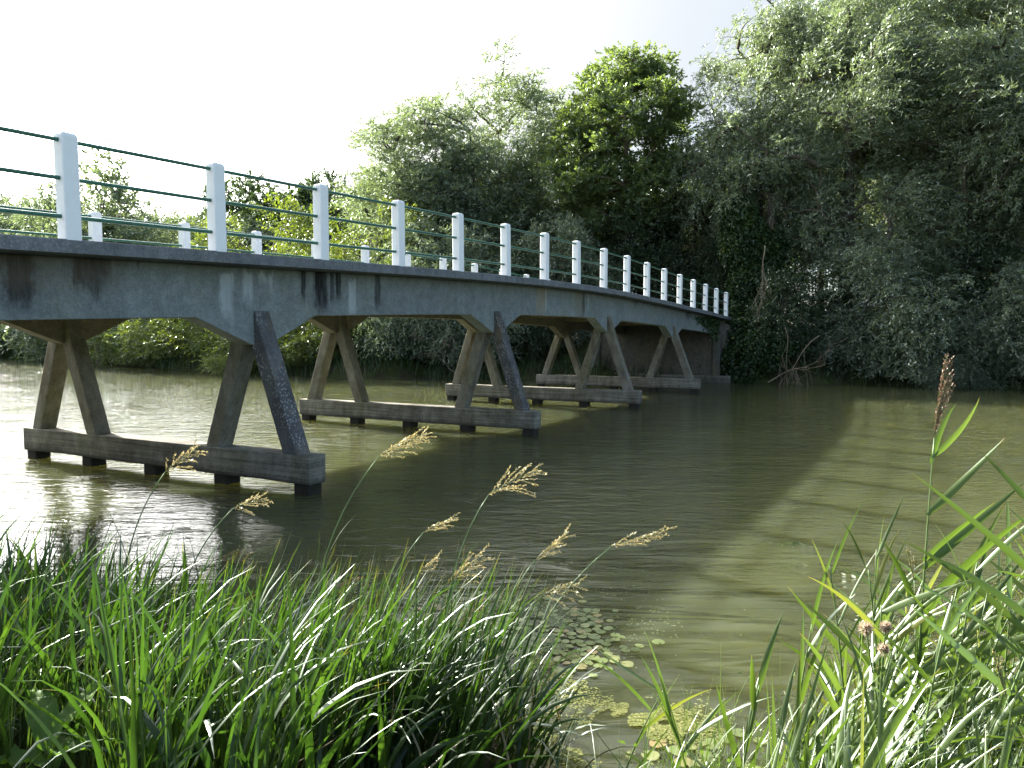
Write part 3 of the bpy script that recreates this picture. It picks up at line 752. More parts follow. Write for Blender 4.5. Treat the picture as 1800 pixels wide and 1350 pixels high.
# ivy ----------------------------------------------------------------
def ivy(name, blobs, n, loc, label, leaf=.16, seed=3, core=True, mat='ivy'):
    global rng
    rng = np.random.default_rng(seed)
    b = np.array(blobs); pr = (b[:, 3]*b[:, 5]); pk = rng.choice(len(b), n, p=pr/pr.sum())
    d = nrm(rng.normal(size=(n, 3))); P = b[pk, :3] + d*b[pk, 3:]*rng.uniform(.82, 1.06, (n, 1))
    D = nrm(d*.5 + np.array([0, 0, -.9]) + rng.normal(size=(n, 3))*.45)
    cl = .5 + .25*np.sin(P[:, 0]*3)*np.sin(P[:, 2]*2.6)
    me = leaves_mesh('foliage', P, D, rng.uniform(.7, 1.3, n)*leaf, rng.uniform(.7, 1.2, n)*leaf*.85, np.clip(cl + rng.normal(0, .18, n), 0, 1))
    e = empty(name, loc); link('foliage', me, M[mat], e)
    if core:
        mb = MB()
        zs = np.linspace(min(b[:, 2]-b[:, 5]), max(b[:, 2]+b[:, 5])*.95, 8)
        mb.tube([(np.interp(z, b[:, 2], b[:, 0]), np.interp(z, b[:, 2], b[:, 1]), z) for z in zs], [.3 - .02*k for k in range(8)], 8)
        link('stem', mb.mesh('stem', True), M['bark'], e)
    tag(e, label, 'ivy')
    return e
l = on_ground(1318, 38.6); l = (l[0], l[1], l[2]-1.6)
ivy('ivy_clad_tree', [(-.2,0,1.5,1.2,1.1,1.6),(0,0,3.5,1.1,1,1.6),(-.4,0,5.5,1.2,1.1,1.5),(-.7,0,6.8,.9,1,1.2),(.9,0,5.2,.8,.8,1.2)], 26000, l, 'old trunk thickly wrapped in glossy ivy just right of the bridge end', seed=5)['category'] = 'ivy tree'
l = world(37.6, 7.6, 0)
ivy('ivy_mound', [(0,0,.9,1.2,1.2,1.1),(0,.6,2.2,.9,1.0,.9),(.8,-.6,1.6,1.3,1.2,1.0),(-.3,1.2,2.75,.5,.6,.35)], 12000, l, 'dark ivy and bramble spilling down beside the abutment under the last posts', seed=6, core=False)
# ivy hanging on the end of the girder
n = 1500
rng = np.random.default_rng(9)
lx = 36.6 - np.abs(rng.normal(0, 1.4, n)); zz = 3.12 - np.abs(rng.normal(0, .28, n))*np.clip((lx-31)/5, .1, 1)*1.4
P = np.stack([lx, np.full(n, 8.6) - rng.uniform(0, .07, n), zz], -1)
me = leaves_mesh('ivy', P, np.stack([rng.normal(0, .5, n), rng.normal(0, .4, n), -np.ones(n)], -1), rng.uniform(.08, .15, n), rng.uniform(.07, .12, n), rng.uniform(.1, .8, n))
o = link('hanging_ivy', me, M['ivy']); o.rotation_euler = bridge.rotation_euler
tag(o, 'thin dark ivy creeping over the far end of the bridge girder', 'ivy')

# dead branches ------------------------------------------------------
def dead_branch(name, start, dirn, length, label, seed, r=.05, gen=3, grav=-.15):
    rr = random.Random(seed); mb = MB()
    def grow(p, d, L, r, g_):
        pts = [p]; n_ = 6; q = p.copy(); dd = d.copy()
        for k in range(n_):
            dd = (dd + Vector((rr.uniform(-1,1), rr.uniform(-1,1), rr.uniform(-1,1)))*.28 + Vector((0,0,grav))).normalized()
            q = q + dd*L/n_; pts.append(q.copy())
            if g_ > 0 and k > 0 and rr.random() < .85:
                grow(q.copy(), (dd + Vector((rr.uniform(-1,1), rr.uniform(-1,1), rr.uniform(-1,1)))*.9).normalized(), L*rr.uniform(.35,.6), r*.5*(1-k/9), g_-1)
        mb.tube(pts, [max(.006, r*(1-.8*k/n_)) for k in range(n_+1)], 5, False)
    grow(Vector((0,0,0)), Vector(dirn).normalized(), length, r, gen)
    o = mb.build(name, M['deadwood'], smooth=True); o.location = start
    return tag(o, label, 'dead branch')
dead_branch('dead_branch', at(1345, 432, 35), (.05,-.2,-.6), 2.2, 'pale forked dead branch standing out above the bush right of the bridge end', 1, .03, 3, -.25)
dead_branch('dead_branch', at(1380, 575, 34), (.1,-.3,-.7), 2.6, 'tangle of pale dead twigs hanging to the water right of the abutment', 2, .022, 3, -.2)
dead_branch('dead_branch', at(1440, 590, 34.2), (-.8,-.1,-.5), 2.8, 'bleached dead bough reaching left and down to the water', 3, .028, 3, -.1)
dead_branch('dead_branch', at(1350, 672, 34.0), (.9,-.1,.55), 2.6, 'fallen dead branch lying at the water edge right of the abutment', 4, .03, 2, .03)
dead_branch('dead_branch', at(800, 655, 38.0), (-.8,-.1,.35), 2.2, 'spray of dead twigs over the water seen under the bridge by the second pier', 5, .018, 3, .0)
dead_branch('dead_branch', at(1300, 330, 40), (.5,-.3,.1), 2.8, 'yellowish bare twigs hanging inside the tall willow above the bridge end', 6, .025, 3, -.25)

# ------------------------------------------------------------------ foreground blades
def blades(base, az, ln, wdt, lean0, curve, tint, nseg=7, twist=None, fold=.18, roll=None):
    """ribbon blades; returns verts, faces, tint, along"""
    N = len(base)
    t = np.linspace(0, 1, nseg+1)
    ang = lean0[:, None] + curve[:, None]*t[None, :]**1.6          # from vertical
    ds = ln[:, None]/nseg
    hx = np.concatenate([np.zeros((N, 1)), np.cumsum(np.sin(ang[:, :-1])*ds, 1)], 1)
    hz = np.concatenate([np.zeros((N, 1)), np.cumsum(np.cos(ang[:, :-1])*ds, 1)], 1)
    ca, sa = np.cos(az)[:, None], np.sin(az)[:, None]
    P = np.stack([base[:, 0:1] + hx*ca, base[:, 1:2] + hx*sa, base[:, 2:3] + hz], -1)
    T = np.stack([np.sin(ang)*ca, np.sin(ang)*sa, np.cos(ang)], -1)
    if twist is None: twist = rng.normal(0, .5, N)
    tw = twist[:, None]*(t[None, :]*1.2) + (rng.normal(0, .6, N) if roll is None else roll)[:, None]
    S = np.stack([-sa*np.ones_like(ang), ca*np.ones_like(ang), np.zeros_like(ang)], -1)
    B = np.cross(T, S)
    S2 = S*np.cos(tw)[..., None] + B*np.sin(tw)[..., None]; B2 = np.cross(T, S2)
    prof = np.clip(np.minimum(.55 + t*2.2, 1)*(1 - t**2.6), 0.02, 1)
    w = wdt[:, None]*prof[None, :]
    V = np.stack([P - S2*w[..., None]*.5, P + B2*(w*fold)[..., None], P + S2*w[..., None]*.5], 2)   # N,seg+1,3,3
    nv = (nseg+1)*3
    i = np.arange(nseg)[:, None]*3 + np.array([0, 1])[None, :]
    f = np.stack([i, i+1, i+4, i+3], -1).reshape(-1, 4)
    F = (np.arange(N)[:, None, None]*nv + f[None]).reshape(-1, 4)
    al = np.broadcast_to(t[None, :, None], (N, nseg+1, 3)).ravel()
    return V.reshape(-1, 3), F, np.repeat(tint, nv), al

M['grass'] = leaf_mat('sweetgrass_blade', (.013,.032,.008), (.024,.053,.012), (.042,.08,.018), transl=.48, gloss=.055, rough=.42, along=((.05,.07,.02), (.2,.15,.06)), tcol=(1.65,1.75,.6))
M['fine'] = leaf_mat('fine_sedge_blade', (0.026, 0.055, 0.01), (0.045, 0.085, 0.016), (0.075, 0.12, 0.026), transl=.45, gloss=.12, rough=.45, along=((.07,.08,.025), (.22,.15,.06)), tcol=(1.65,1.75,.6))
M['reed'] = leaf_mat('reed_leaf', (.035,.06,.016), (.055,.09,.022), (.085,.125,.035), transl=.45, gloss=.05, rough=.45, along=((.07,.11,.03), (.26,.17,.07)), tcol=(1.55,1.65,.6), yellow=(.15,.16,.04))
M['dry'] = leaf_mat('dry_blade', (.09,.065,.035), (.16,.12,.065), (.25,.2,.11), transl=.3, gloss=.04, tcol=(1.2,1.1,.8))
M['stem'] = leaf_mat('stem_green', (.1,.15,.05), (.15,.2,.07), (.2,.24,.1), transl=.1, gloss=.1)
M['seed'] = leaf_mat('seed_head', (0.26, 0.21, 0.11), (0.42, 0.36, 0.2), (0.58, 0.52, 0.32), transl=.35, gloss=.05, tcol=(1.2,1.1,.8))
M['brownseed'] = leaf_mat('brown_seed_head', (.13,.08,.055), (.22,.14,.09), (.32,.22,.14), transl=.3, gloss=.05, tcol=(1.2,1.1,.8))
M['purple'] = leaf_mat('purple_plume', (.12,.055,.06), (.2,.11,.09), (.3,.2,.13), transl=.3, gloss=.05, tcol=(1.2,1.1,.8))

def zone(n, l0, l1, w0, w1, dens=None):
    """random feet in bridge coordinates -> world x,y,z on the ground (or under shallow water)"""
    l = rng.uniform(l0, l1, n); w = rng.uniform(w0, w1, n)
    if dens is not None:
        k = rng.random(n) < dens(l, w); l, w = l[k], w[k]
    x = l*E1.x + w*E2.x; y = l*E1.y + w*E2.y
    z = np.maximum(terrain_z(x, y), -.12)
    return np.stack([x, y, z - .02], -1)

def tuft(base, per, spread):
    N = len(base); b = np.repeat(base, per, 0); b[:, :2] += rng.normal(0, spread, (N*per, 2)); return b

def blade_stuff(name, base, ln, wd_, mat, label, lean=(.15,.25), curve=(.5,.7), azm=0.0, azs=1.1, tint=(.5,.2)):
    dx, dy = base[:, 0] + 1.78, base[:, 1] - 2.75
    base = base[(dx*dx + dy*dy) > .22**2]
    base = base[~((np.abs(base[:, 0]/np.maximum(base[:, 1], .1) + .625) < .06) & (base[:, 1] < 2.85) & (base[:, 1] > 0))]
    N = len(base)
    az = azm + rng.normal(0, azs, N)
    L_ = rng.uniform(*ln, N); Wd = rng.uniform(*wd_, N)
    v, f, tn, al = blades(base, az, L_, Wd, np.abs(rng.normal(lean[0], lean[1], N)), np.clip(rng.normal(curve[0], curve[1], N), -.2, 2.4), np.clip(rng.normal(tint[0], tint[1], N), 0, 1))
    o = link(name, fast_mesh(name, v, f, tn, al, True), mat)
    return tag(o, label, 'grass', kind='stuff')

rng = np.random.default_rng(21)
def clumpy(l, w): return np.clip(.15 + 1.3*(.5 + .5*np.sin(l*4.1 + 1.7*np.sin(w*2.3))*np.cos(w*3.7 + 1.1*l)), 0, 1)
b = zone(230, 1.5, 3.2, 1.95, 4.6, clumpy); b = tuft(b, 7, .06)
blade_stuff('broad_grass', b, (.45, 1.08), (.013, .036), M['grass'], 'arching broad-bladed grass covering the near bank left of the centre', (.16,.16), (.7,.65), 0.1, 1.35)
b = zone(250, 1.6, 3.5, 4.4, 9.5, clumpy); b = tuft(b, 7, .08)
blade_stuff('broad_grass', b, (.28, .62), (.014, .028), M['grass'], 'lower arching broad-bladed grass at the far left of the near bank', (.2,.2), (.8,.7), 0.1, 1.4, (.35,.2))
b = zone(75, 2.4, 3.5, 1.65, 3.4, clumpy); b = tuft(b, 7, .07)
blade_stuff('drooping_grass', b, (.5, .85), (.017, .034), M['grass'], 'dense drooping grass at the water edge in the centre', (.4,.2), (.9,.6), 0.1, 1.0, (.3,.2))
b = zone(46, 2.5, 3.6, 1.7, 3.6); b = tuft(b, 7, .05)
blade_stuff('upright_grass', b, (.65, 1.08), (.012, .023), M['grass'], 'tall upright blades leaning to the right in the centre of the near bank', (.34,.10), (.1,.2), 0.05, .35, (.7,.2))
b = zone(24, 3.2, 3.9, 2.0, 3.8); b = tuft(b, 5, .05)
blade_stuff('upright_grass', b, (.75, 1.15), (.012, .02), M['grass'], 'few tallest upright blades rising over the dark water in the centre', (.3,.08), (.05,.15), 0.05, .3, (.7,.2))
b = zone(30, 2.9, 3.9, 4.0, 7.0); b = tuft(b, 5, .08)
blade_stuff('upright_grass', b, (.45, .8), (.012, .022), M['grass'], 'upright blades standing before the bright water at left', (.3,.15), (.2,.3), 0.1, .5, (.6,.2))
b = zone(150, 1.4, 3.4, 3.2, 9.0); b = tuft(b, 20, .07)
blade_stuff('fine_sedge', b, (.3, .62), (.004, .008), M['fine'], 'fine arching sedge between the broad blades at left', (.35,.2), (1.1,.5), 0.1, .7)
b = zone(70, 1.6, 3.6, 1.6, 8.0); b = tuft(b, 5, .12)
blade_stuff('dry_blades', b, (.3, .7), (.006, .014), M['dry'], 'dead straw-coloured blades scattered through the near bank grass', (.6,.4), (.8,.8), 0.1, 1.5)
b = zone(90, 1.5, 2.7, 2.4, 4.6); b = tuft(b, 18, .05)
blade_stuff('short_bright_grass', b, (.3, .6), (.004, .008), M['fine'], 'short bright yellow-green grass at the bottom left of the near bank', (.1,.12), (.35,.4), 0.3, 1.2, (.75,.15))
b = zone(330, 1.6, 4.3, -2.0, .9, lambda l, w: np.where((w > .35) & (l > 2.6), .25, 1.0)); b = tuft(b, 11, .08)
blade_stuff('thin_grass', b, (.3, .75), (.003, .008), M['fine'], 'thin mixed grass at the foot of the reeds on the right', (.15,.2), (.5,.5), 0.0, 1.4, (.7,.2))
b = zone(420, 2.3, 4.4, -2.4, .35); b = tuft(b, 6, .06); b[:, 2] += rng.uniform(0, .4, len(b))
blade_stuff('reed_leaves', b, (.3, .6), (.014, .03), M['reed'], 'tangle of young reed leaves filling the bank at the right', (.7,.3), (.3,.4), 0.15, .8, (.6,.2))
b = zone(1100, -3.5, 1.5, -6, 9.5); b = tuft(b, 12, .15)
blade_stuff('meadow_grass', b, (.15, .4), (.004, .009), M['fine'], 'low meadow grass on top of the near bank', (.2,.2), (.6,.5), 0.0, 1.6)

# leafy herbs low on the right
n = 5200; b = zone(260, 2.2, 4.3, -2.0, .8); b = tuft(b, 44, .09); b[:, 2] += np.abs(rng.normal(.12, .16, len(b)))
me = leaves_mesh('low_herbs', b, nrm(rng.normal(size=(len(b), 3)) + np.array([.2,0,.6])), rng.uniform(.015,.04,len(b)), rng.uniform(.008,.018,len(b)), np.clip(rng.normal(.7,.2,len(b)),0,1))
tag(link('low_herbs', me, M['reed']), 'small-leaved green herbs scrambling among the reeds on the right', 'herbs', kind='stuff')
# bank growth right at the far waterline: short sedge fringe
xx = rng.uniform(-60, 34, 5200); yy = far_y(xx) + rng.uniform(-.4, 1.6, len(xx)); zz_ = np.maximum(terrain_z(xx, yy), 0)
b = np.stack([xx, yy, zz_-.03], -1)
blade_stuff('far_bank_grass', b, (.4, 1.3), (.02, .05), M['grass'], 'rough grass and sedge fringing the far bank at the waterline', (.2,.3), (.8,.5), 0, 2, (.5,.2))
n = 1400; xx = rng.uniform(-75, -36, n); yy = far_y(xx) - .3 + rng.uniform(-1, 1.5, n); b = np.stack([xx, yy, np.maximum(terrain_z(xx, yy), 0)-.03], -1); b = tuft(b, 4, .2)
blade_stuff('far_reeds', b, (1.2, 2.4), (.04, .08), M['reed'], 'pale reeds fringing the far left bank below the bridge deck', (.1,.15), (.3,.3), 0, 2, (.8,.15))

# ------------------------------------------------------------------ individual stalks
def bez(p0, p1, p2, n):
    return [p0*(1-t)**2 + p1*2*t*(1-t) + p2*t*t for t in [k/n for k in range(n+1)]]

def attach_leaf(parent, p, d_az, ln, wd_, lean, curve, tint, mat, name='leaf', roll=None):
    v, f, tn, al = blades(np.array([[p.x, p.y, p.z]]), np.array([d_az]), np.array([ln]), np.array([wd_]), np.array([lean]), np.array([curve]), np.array([tint]), 10, np.array([rng.normal(0, .3)]), roll=None if roll is None else np.array([roll]))
    return link(name, fast_mesh(name, v, f, tn, al, True), mat, parent)

def panicle(pts_top, tangent, size, n_br, seed, mat, parent, loose=1.0, grain=.017):
    """an open seed head: branchlets lined with small spikelets"""
    rr = np.random.default_rng(seed); V = []; P = []; D = []
    t0 = Vector(tangent).normalized(); up = Vector((0, 0, 1)); sidev = t0.cross(Vector((0, 1, .2))).normalized(); s2 = t0.cross(sidev)
    mb = MB(); base = Vector(pts_top)
    ax = [base + t0*size*k/6 + Vector((size*.05*(k/6)**2, 0, -size*.10*(k/6)**2)) for k in range(7)]
    mb.tube(ax, [.0018]*6 + [.0008], 4, False)
    for k in range(n_br):
        u = k/n_br*.9; a = base.lerp(ax[-1], u); L_ = size*(.6 - .35*u)*rr.uniform(.7, 1.15)
        s = 1 if k % 2 else -1
        d = (t0*.8 + sidev*s*rr.uniform(.15, .6)*loose + s2*rr.uniform(-.5, .5)*loose).normalized()
        q = [a]; 
        for m in range(5):
            d = (d + Vector((.06, 0, -.05))).normalized(); q.append(q[-1] + d*L_/5)
        mb.tube(q, .0014, 3, False)
        ng = int(L_/.0048)
        for m in range(ng):
            f_ = m/ng*5; i = min(4, int(f_)); pp = q[i].lerp(q[i+1], f_-i)
            P.append(tuple(pp)); dv = (q[i+1]-q[i]).normalized()*.9 + Vector(rr.normal(0, .35, 3)); D.append(tuple(dv))
    global rng
    P = np.array(P); D = np.array(D); n = len(P)
    me = leaves_mesh('seed_head', P, D, rr.uniform(.7, 1.2, n)*grain, rr.uniform(.7, 1.2, n)*grain*.42, rr.uniform(.2, .9, n))
    o = link('seed_head', me, mat, parent)
    return mb.build('panicle_branches', M['stem'], o)

def grass_stalk(head, foot_off, Y, size, label, seed, mat='seed', group='flowering grass stalks on the near bank', nbr=12, dirn=None, r=.0065, loose=1.0, leaves=2):
    """head=(px,py) of the bottom of the seed head, dirn=(px,py) of its tip"""
    a = at(*head, Y); tip = at(*dirn, Y); t = (tip - a)
    foot = Vector((a.x - foot_off, Y - .25, 0)); foot.z = max(tz(foot.x, foot.y), -.05)
    e = empty('grass_stalk', tuple(foot)); off = foot
    a = a - off
    mid = a - t.normalized()*a.length*.45
    pts = bez(Vector((0, 0, -.03)), Vector((mid.x*.55, mid.y*.5, a.z*.62)), a, 12)
    mb = MB(); mb.tube(pts, [r*(1-.55*k/12) for k in range(13)], 6); mb.build('stem', M['stem'], e, smooth=True)
    panicle(a, t, max(size, t.length), nbr, seed, M[mat], e, loose)
    for k in range(leaves):
        p = pts[3 + k*3]; dd = (pts[5+k*3]-pts[3+k*3])
        attach_leaf(e, p, rng.choice([0.2, .5, 2.9]) + rng.normal(0, .3), rng.uniform(.3, .5), rng.uniform(.009, .014), .25 + .1*k, rng.uniform(.2, .9), .6, M['grass'])
    return tag(e, label, 'grass stalk', group)

rng = np.random.default_rng(33)
ST = [((290, 830), .18, 4.9, (345, 780), .22, 'seed', 'pale spreading seed head in front of the first pier footing, left of all the others', 14, 1.3),
      ((410, 893), .30, 4.8, (470, 868), .17, 'seed', 'small pale seed head between the first pier and the grass, leaning right', 11, 1.3),
      ((668, 800), .34, 4.4, (748, 752), .24, 'seed', 'tallest pale feathery seed head, left of the centre, in front of the second pier', 13, .9),
      ((860, 868), .18, 4.4, (945, 812), .25, 'seed', 'large open seed head on a straight stem in the centre over dark water', 14, 1.1),
      ((745, 935), .28, 4.5, (798, 903), .15, 'seed', 'narrow seed head low in the centre, left of the large open one', 8, .5),
      ((735, 1010), .22, 4.4, (768, 972), .14, 'seed', 'short narrow seed head just above the blades in the centre', 8, .5),
      ((785, 1025), .30, 4.3, (850, 965), .24, 'seed', 'full pale seed head crossed by an upright blade in the centre', 14, 1.0),
      ((940, 985), .30, 4.4, (995, 930), .20, 'seed', 'slim seed head leaning right over dark water, centre right', 10, .6),
      ((1075, 960), .60, 4.3, (1168, 925), .23, 'seed', 'rightmost seed head of the central grass, on a long bent stem', 10, .5),
      ((955, 1045), .42, 4.3, (1022, 1020), .18, 'seed', 'thin loose seed head beneath the rightmost long stem', 10, 1.2),
      ((575, 1040), .2, 4.6, (632, 1015), .16, 'brownseed', 'brown bent seed head over the lily mat, left of centre', 12, .8),
      ((600, 1095), .1, 4.5, (640, 1045), .17, 'brownseed', 'brown drooping seed head just below the bent one', 12, 1.1),
      ((800, 1115), .1, 4.2, (835, 1050), .20, 'brownseed', 'pinkish brown seed head among the blades in the centre', 12, .8),
      ((375, 985), .18, 4.8, (435, 970), .15, 'brownseed', 'brown seed head low on the left before the white water', 10, .7),
      ((160, 1120), .05, 4.4, (152, 1040), .14, 'brownseed', 'faded thin seed spike at the far left of the bank', 6, .3),
      ((985, 1270), .08, 3.6, (975, 1235), .10, 'seed', 'tiny pale seed head low near the bottom centre', 6, .3),
      ((560, 1330), .05, 3.2, (575, 1285), .11, 'seed', 'small pale seed head at the bottom edge, left of centre', 8, .7)]
for i, (hd, fo, Y, tp, sz, mt, lb, nb, lo) in enumerate(ST):
    grass_stalk(hd, fo, Y, sz*.8, lb, 100+i, mt, nbr=int(nb*1.25), dirn=tp, loose=lo)

# tall reeds -----------------------------------------------------------
def reed(foot_px, Y, height, lean_x, label, seed, plume=None, nleaf=9, lw=.021, ll=.42, az=0.0, azs=.45, lean_leaf=.75, r=.006, lean_y=0.0, tintm=.55):
    global rng
    rng = np.random.default_rng(seed)
    f = at(foot_px, 1300, Y); foot = Vector((f.x, Y, max(tz(f.x, Y), -.03)))
    e = empty('reed', tuple(foot))
    top = Vector((lean_x, lean_y, height))
    pts = bez(Vector((0, 0, -.04)), Vector((lean_x*.3, lean_y*.3, height*.55)), top, 14)
    mb = MB(); mb.tube(pts, [r*(1-.6*k/14) for k in range(15)], 7); mb.build('stem', M['stem'], e, smooth=True)
    for k in range(nleaf if nleaf > 0 else 0):
        u = .22 + .74*k/max(1, nleaf-1); fi = u*14; i = min(13, int(fi)); p = pts[i].lerp(pts[i+1], fi-i)
        a = az + (rng.normal(0, azs) if rng.random() < .8 else rng.normal(math.pi, .4))
        attach_leaf(e, p, a, ll*rng.uniform(.7, 1.15)*(1 - .25*abs(u-.6)), lw*rng.uniform(.75, 1.15), lean_leaf*rng.uniform(.7, 1.2), rng.uniform(-.1, .55), np.clip(rng.normal(tintm, .2), 0, 1), M['reed'], roll=rng.normal(1.0, .45)*(1 if math.cos(a) > 0 else -1))
    if plume:
        panicle(top, pts[-1]-pts[-2], plume[0], plume[1], seed, M[plume[2]], e, .14, .012)
    return tag(e, label, 'reed', 'reeds on the near bank at the right')
Zt = at(1622, 770, 2.9).z
tall = reed(1603, 2.9, Zt - tz(at(1603,1300,2.9).x, 2.9), .045, 'tallest reed with a purple plume standing over the water on the right', 1, (.31, 34, 'purple'), 0)
rng = np.random.default_rng(4)
for py, ln_, wd__, lean_, cv, az_ in [(805,.30,.024,.85,-.55,.05),(815,.26,.022,.25,.5,.2),(905,.42,.030,.80,-.1,.0),(985,.36,.030,.85,.12,.05),(1000,.52,.032,.78,.0,-.15),(1075,.60,.040,.72,.25,-.05),(1085,.34,.026,.35,.3,2.9),
                                     (1120,.5,.034,1.0,.2,.1),(1180,.34,.036,.15,.1,.1),(1190,.62,.044,1.12,.15,-.1),(1240,.55,.036,1.05,.1,.15),(1255,.42,.03,.6,.2,2.8),(1290,.5,.034,.9,.2,.0)]:
    zz_ = at(1612, py, 2.9).z - tall.location.z
    if zz_ < .02: zz_ = .03
    u = zz_/(Zt - tall.location.z)
    attach_leaf(tall, Vector((.045*u*u*.9, 0, zz_)), az_, ln_, wd__, lean_, cv, rng.uniform(.35, .9), M['reed'], roll=rng.uniform(.9, 1.5))
RD = [(1790, 2.6, 1.35, .22, 'reed at the right edge with long blades crossing the view', 12, .034, .62, .1, .9),
      (1740, 2.7, 1.25, .30, 'leaning reed with a jointed stem right of the tallest reed', 11, .032, .58, .1, .9),
      (1690, 2.5, 1.0, .30, 'reed with wide horizontal blades low on the right', 10, .034, .6, 0, 1.1),
      (1560, 3.0, 1.05, -.10, 'reed with a tuft of upright tips left of the tallest reed', 9, .018, .38, .6, .5),
      (1500, 3.1, 1.1, -.12, 'slim reed leaning left toward the open water', 8, .014, .36, 2.6, .35),
      (1530, 3.1, 1.15, .0, 'slim straight reed behind the thistle heads', 8, .015, .36, .5, .4),
      (1650, 2.8, 1.1, .12, 'bushy reed close behind the tallest reed', 10, .022, .45, .2, .7),
      (1765, 3.0, 1.3, .15, 'pale reed with a broken tip at the far right', 9, .024, .5, .2, .7),
      (1600, 2.5, .8, .1, 'short leafy reed at the bottom right', 9, .024, .42, .1, .9),
      (1850, 2.7, 1.2, .1, 'reed growing just beyond the right edge', 10, .03, .55, 2.9, .8),
      (1380, 3.05, .95, .10, 'reed with paired blades rising from the bottom, right of centre', 7, .024, .42, .3, .45),
      (1290, 3.0, .72, .10, 'broad-leaved reed at the bottom, right of centre', 7, .030, .42, .5, .4),
      (1240, 2.95, .62, -.15, 'curved dark green reed leaf cluster bottom centre right', 6, .026, .5, 2.7, .3),
      (1450, 2.8, .62, .12, 'low reed with a folded leaf between the two clumps', 7, .026, .40, .4, .5),
      (1120, 3.1, .6, .25, 'low reed leaning right over the duckweed', 7, .024, .4, .15, .8),
      (1060, 3.3, .75, .28, 'reed bending right over the lily pads', 7, .022, .4, .1, .9),
      (1345, 2.7, .5, .05, 'smallest reed at the bottom edge', 6, .022, .35, 1.0, .5)]
for i, (fx, Y, hg, lx_, lb, nl_, lw_, ll_, az_, ln_) in enumerate(RD):
    reed(fx, Y, hg, lx_, lb, 40+i, None if i not in (7, 1) else (.2, 14, 'seed'), nl_, lw_, ll_, az_, .45, ln_)

rr_ = random.Random(12)
for i in range(22):
    fx = rr_.uniform(1490, 1860); Y = rr_.uniform(2.5, 3.7); hg = rr_.uniform(.75, 1.0) + max(0, (fx-1600)/260)*.35
    reed(fx, Y, hg, rr_.uniform(-.05, .28), 'one of the crowded leafy reeds filling the stand around and right of the tallest reed', 200+i, None, 9, rr_.uniform(.02, .034), rr_.uniform(.36, .55), rr_.uniform(-.2, .4), .6, rr_.uniform(.55, .95), tintm=.7)
# a thin spike beside the tallest reed
def spike(hd, tp, Y, foot_dx, label, seed):
    a = at(*hd, Y); t = at(*tp, Y) - a
    foot = Vector((a.x+foot_dx, Y, 0)); foot.z = tz(foot.x, foot.y)
    e = empty('grass_stalk', tuple(foot)); a = a - foot
    pts = bez(Vector((0,0,-.03)), Vector((a.x*.3, 0, a.z*.6)), a, 10)
    mb = MB(); mb.tube(pts, .0016, 5); mb.build('stem', M['stem'], e, smooth=True)
    panicle(a, t, t.length, 12, seed, M['seed'], e, .12, .009)
    tag(e, label, 'grass stalk', 'flowering grass stalks on the near bank')
spike((1607, 1020), (1592, 962), 2.9, .05, 'pinkish grass spike just left of the tallest reed stem', 1)
spike((1735, 1045), (1778, 975), 2.7, -.1, 'pale grass spike leaning right among the big reed blades', 2)
spike((1770, 1230), (1742, 1140), 2.4, .12, 'dry spiky grass head low at the right edge', 3)

# thistle ----------------------------------------------------------------
def thistle():
    Y = 2.75; f = at(1560, 1300, Y); foot = Vector((f.x, Y, tz(f.x, Y)))
    e = empty('thistle', tuple(foot)); rr = np.random.default_rng(5)
    tag(e, 'thistle with three fluffy brown seed heads in front of the reeds', 'thistle')
    tops = [at(1522, 1106, Y) - foot, at(1557, 1103, Y) - foot, at(1553, 1142, Y) - foot]
    fork = (tops[0]+tops[1]+tops[2])/3*.62; fork.z = tops[2].z*.62
    mb = MB(); mb.tube(bez(Vector((0,0,-.03)), Vector((0,0,fork.z*.5)), fork, 8), [.006-.0003*k for k in range(9)], 7)
    for t in tops: mb.tube(bez(fork, fork.lerp(t, .5)+Vector((0,.01,.02)), t, 6), .003, 6)
    mb.build('stem', M['stem'], e, smooth=True)
    for k, t in enumerate(tops):
        n = 420; d = nrm(rr.normal(size=(n, 3)) + np.array([.15, 0, .55])); P = np.array(t)[None] + d*.006
        me = leaves_mesh('down', P, d, rr.uniform(.014, .028, n)*(1.15 if k == 0 else .9), np.full(n, .0022), rr.uniform(0, 1, n))
        mb = MB()
        prof = [(-.016, .004), (-.010, .011), (-.002, .0145), (.008, .012), (.014, .007)]
        mb.tube([t + Vector((0, 0, z)) for z, _ in prof], [r_ for _, r_ in prof], 12)
        hd = mb.build('flower_head', M['brownseed'], e, smooth=True)
        link('down', me, M['down'], hd)
    n = 16
    for k in range(n):
        z = .08 + fork.z*.95*k/n; p = Vector((fork.x*z/fork.z, fork.y*z/fork.z, z))
        attach_leaf(e, p, rr.uniform(0, 6.28), rr.uniform(.07, .14), rr.uniform(.012, .022), .8, .5, .6, M['reed'])
M['down'] = leaf_mat('thistle_down', (.3,.19,.12), (.5,.38,.28), (.75,.7,.62), transl=.5, gloss=.02, tcol=(1.1,1.05,1))
thistle()

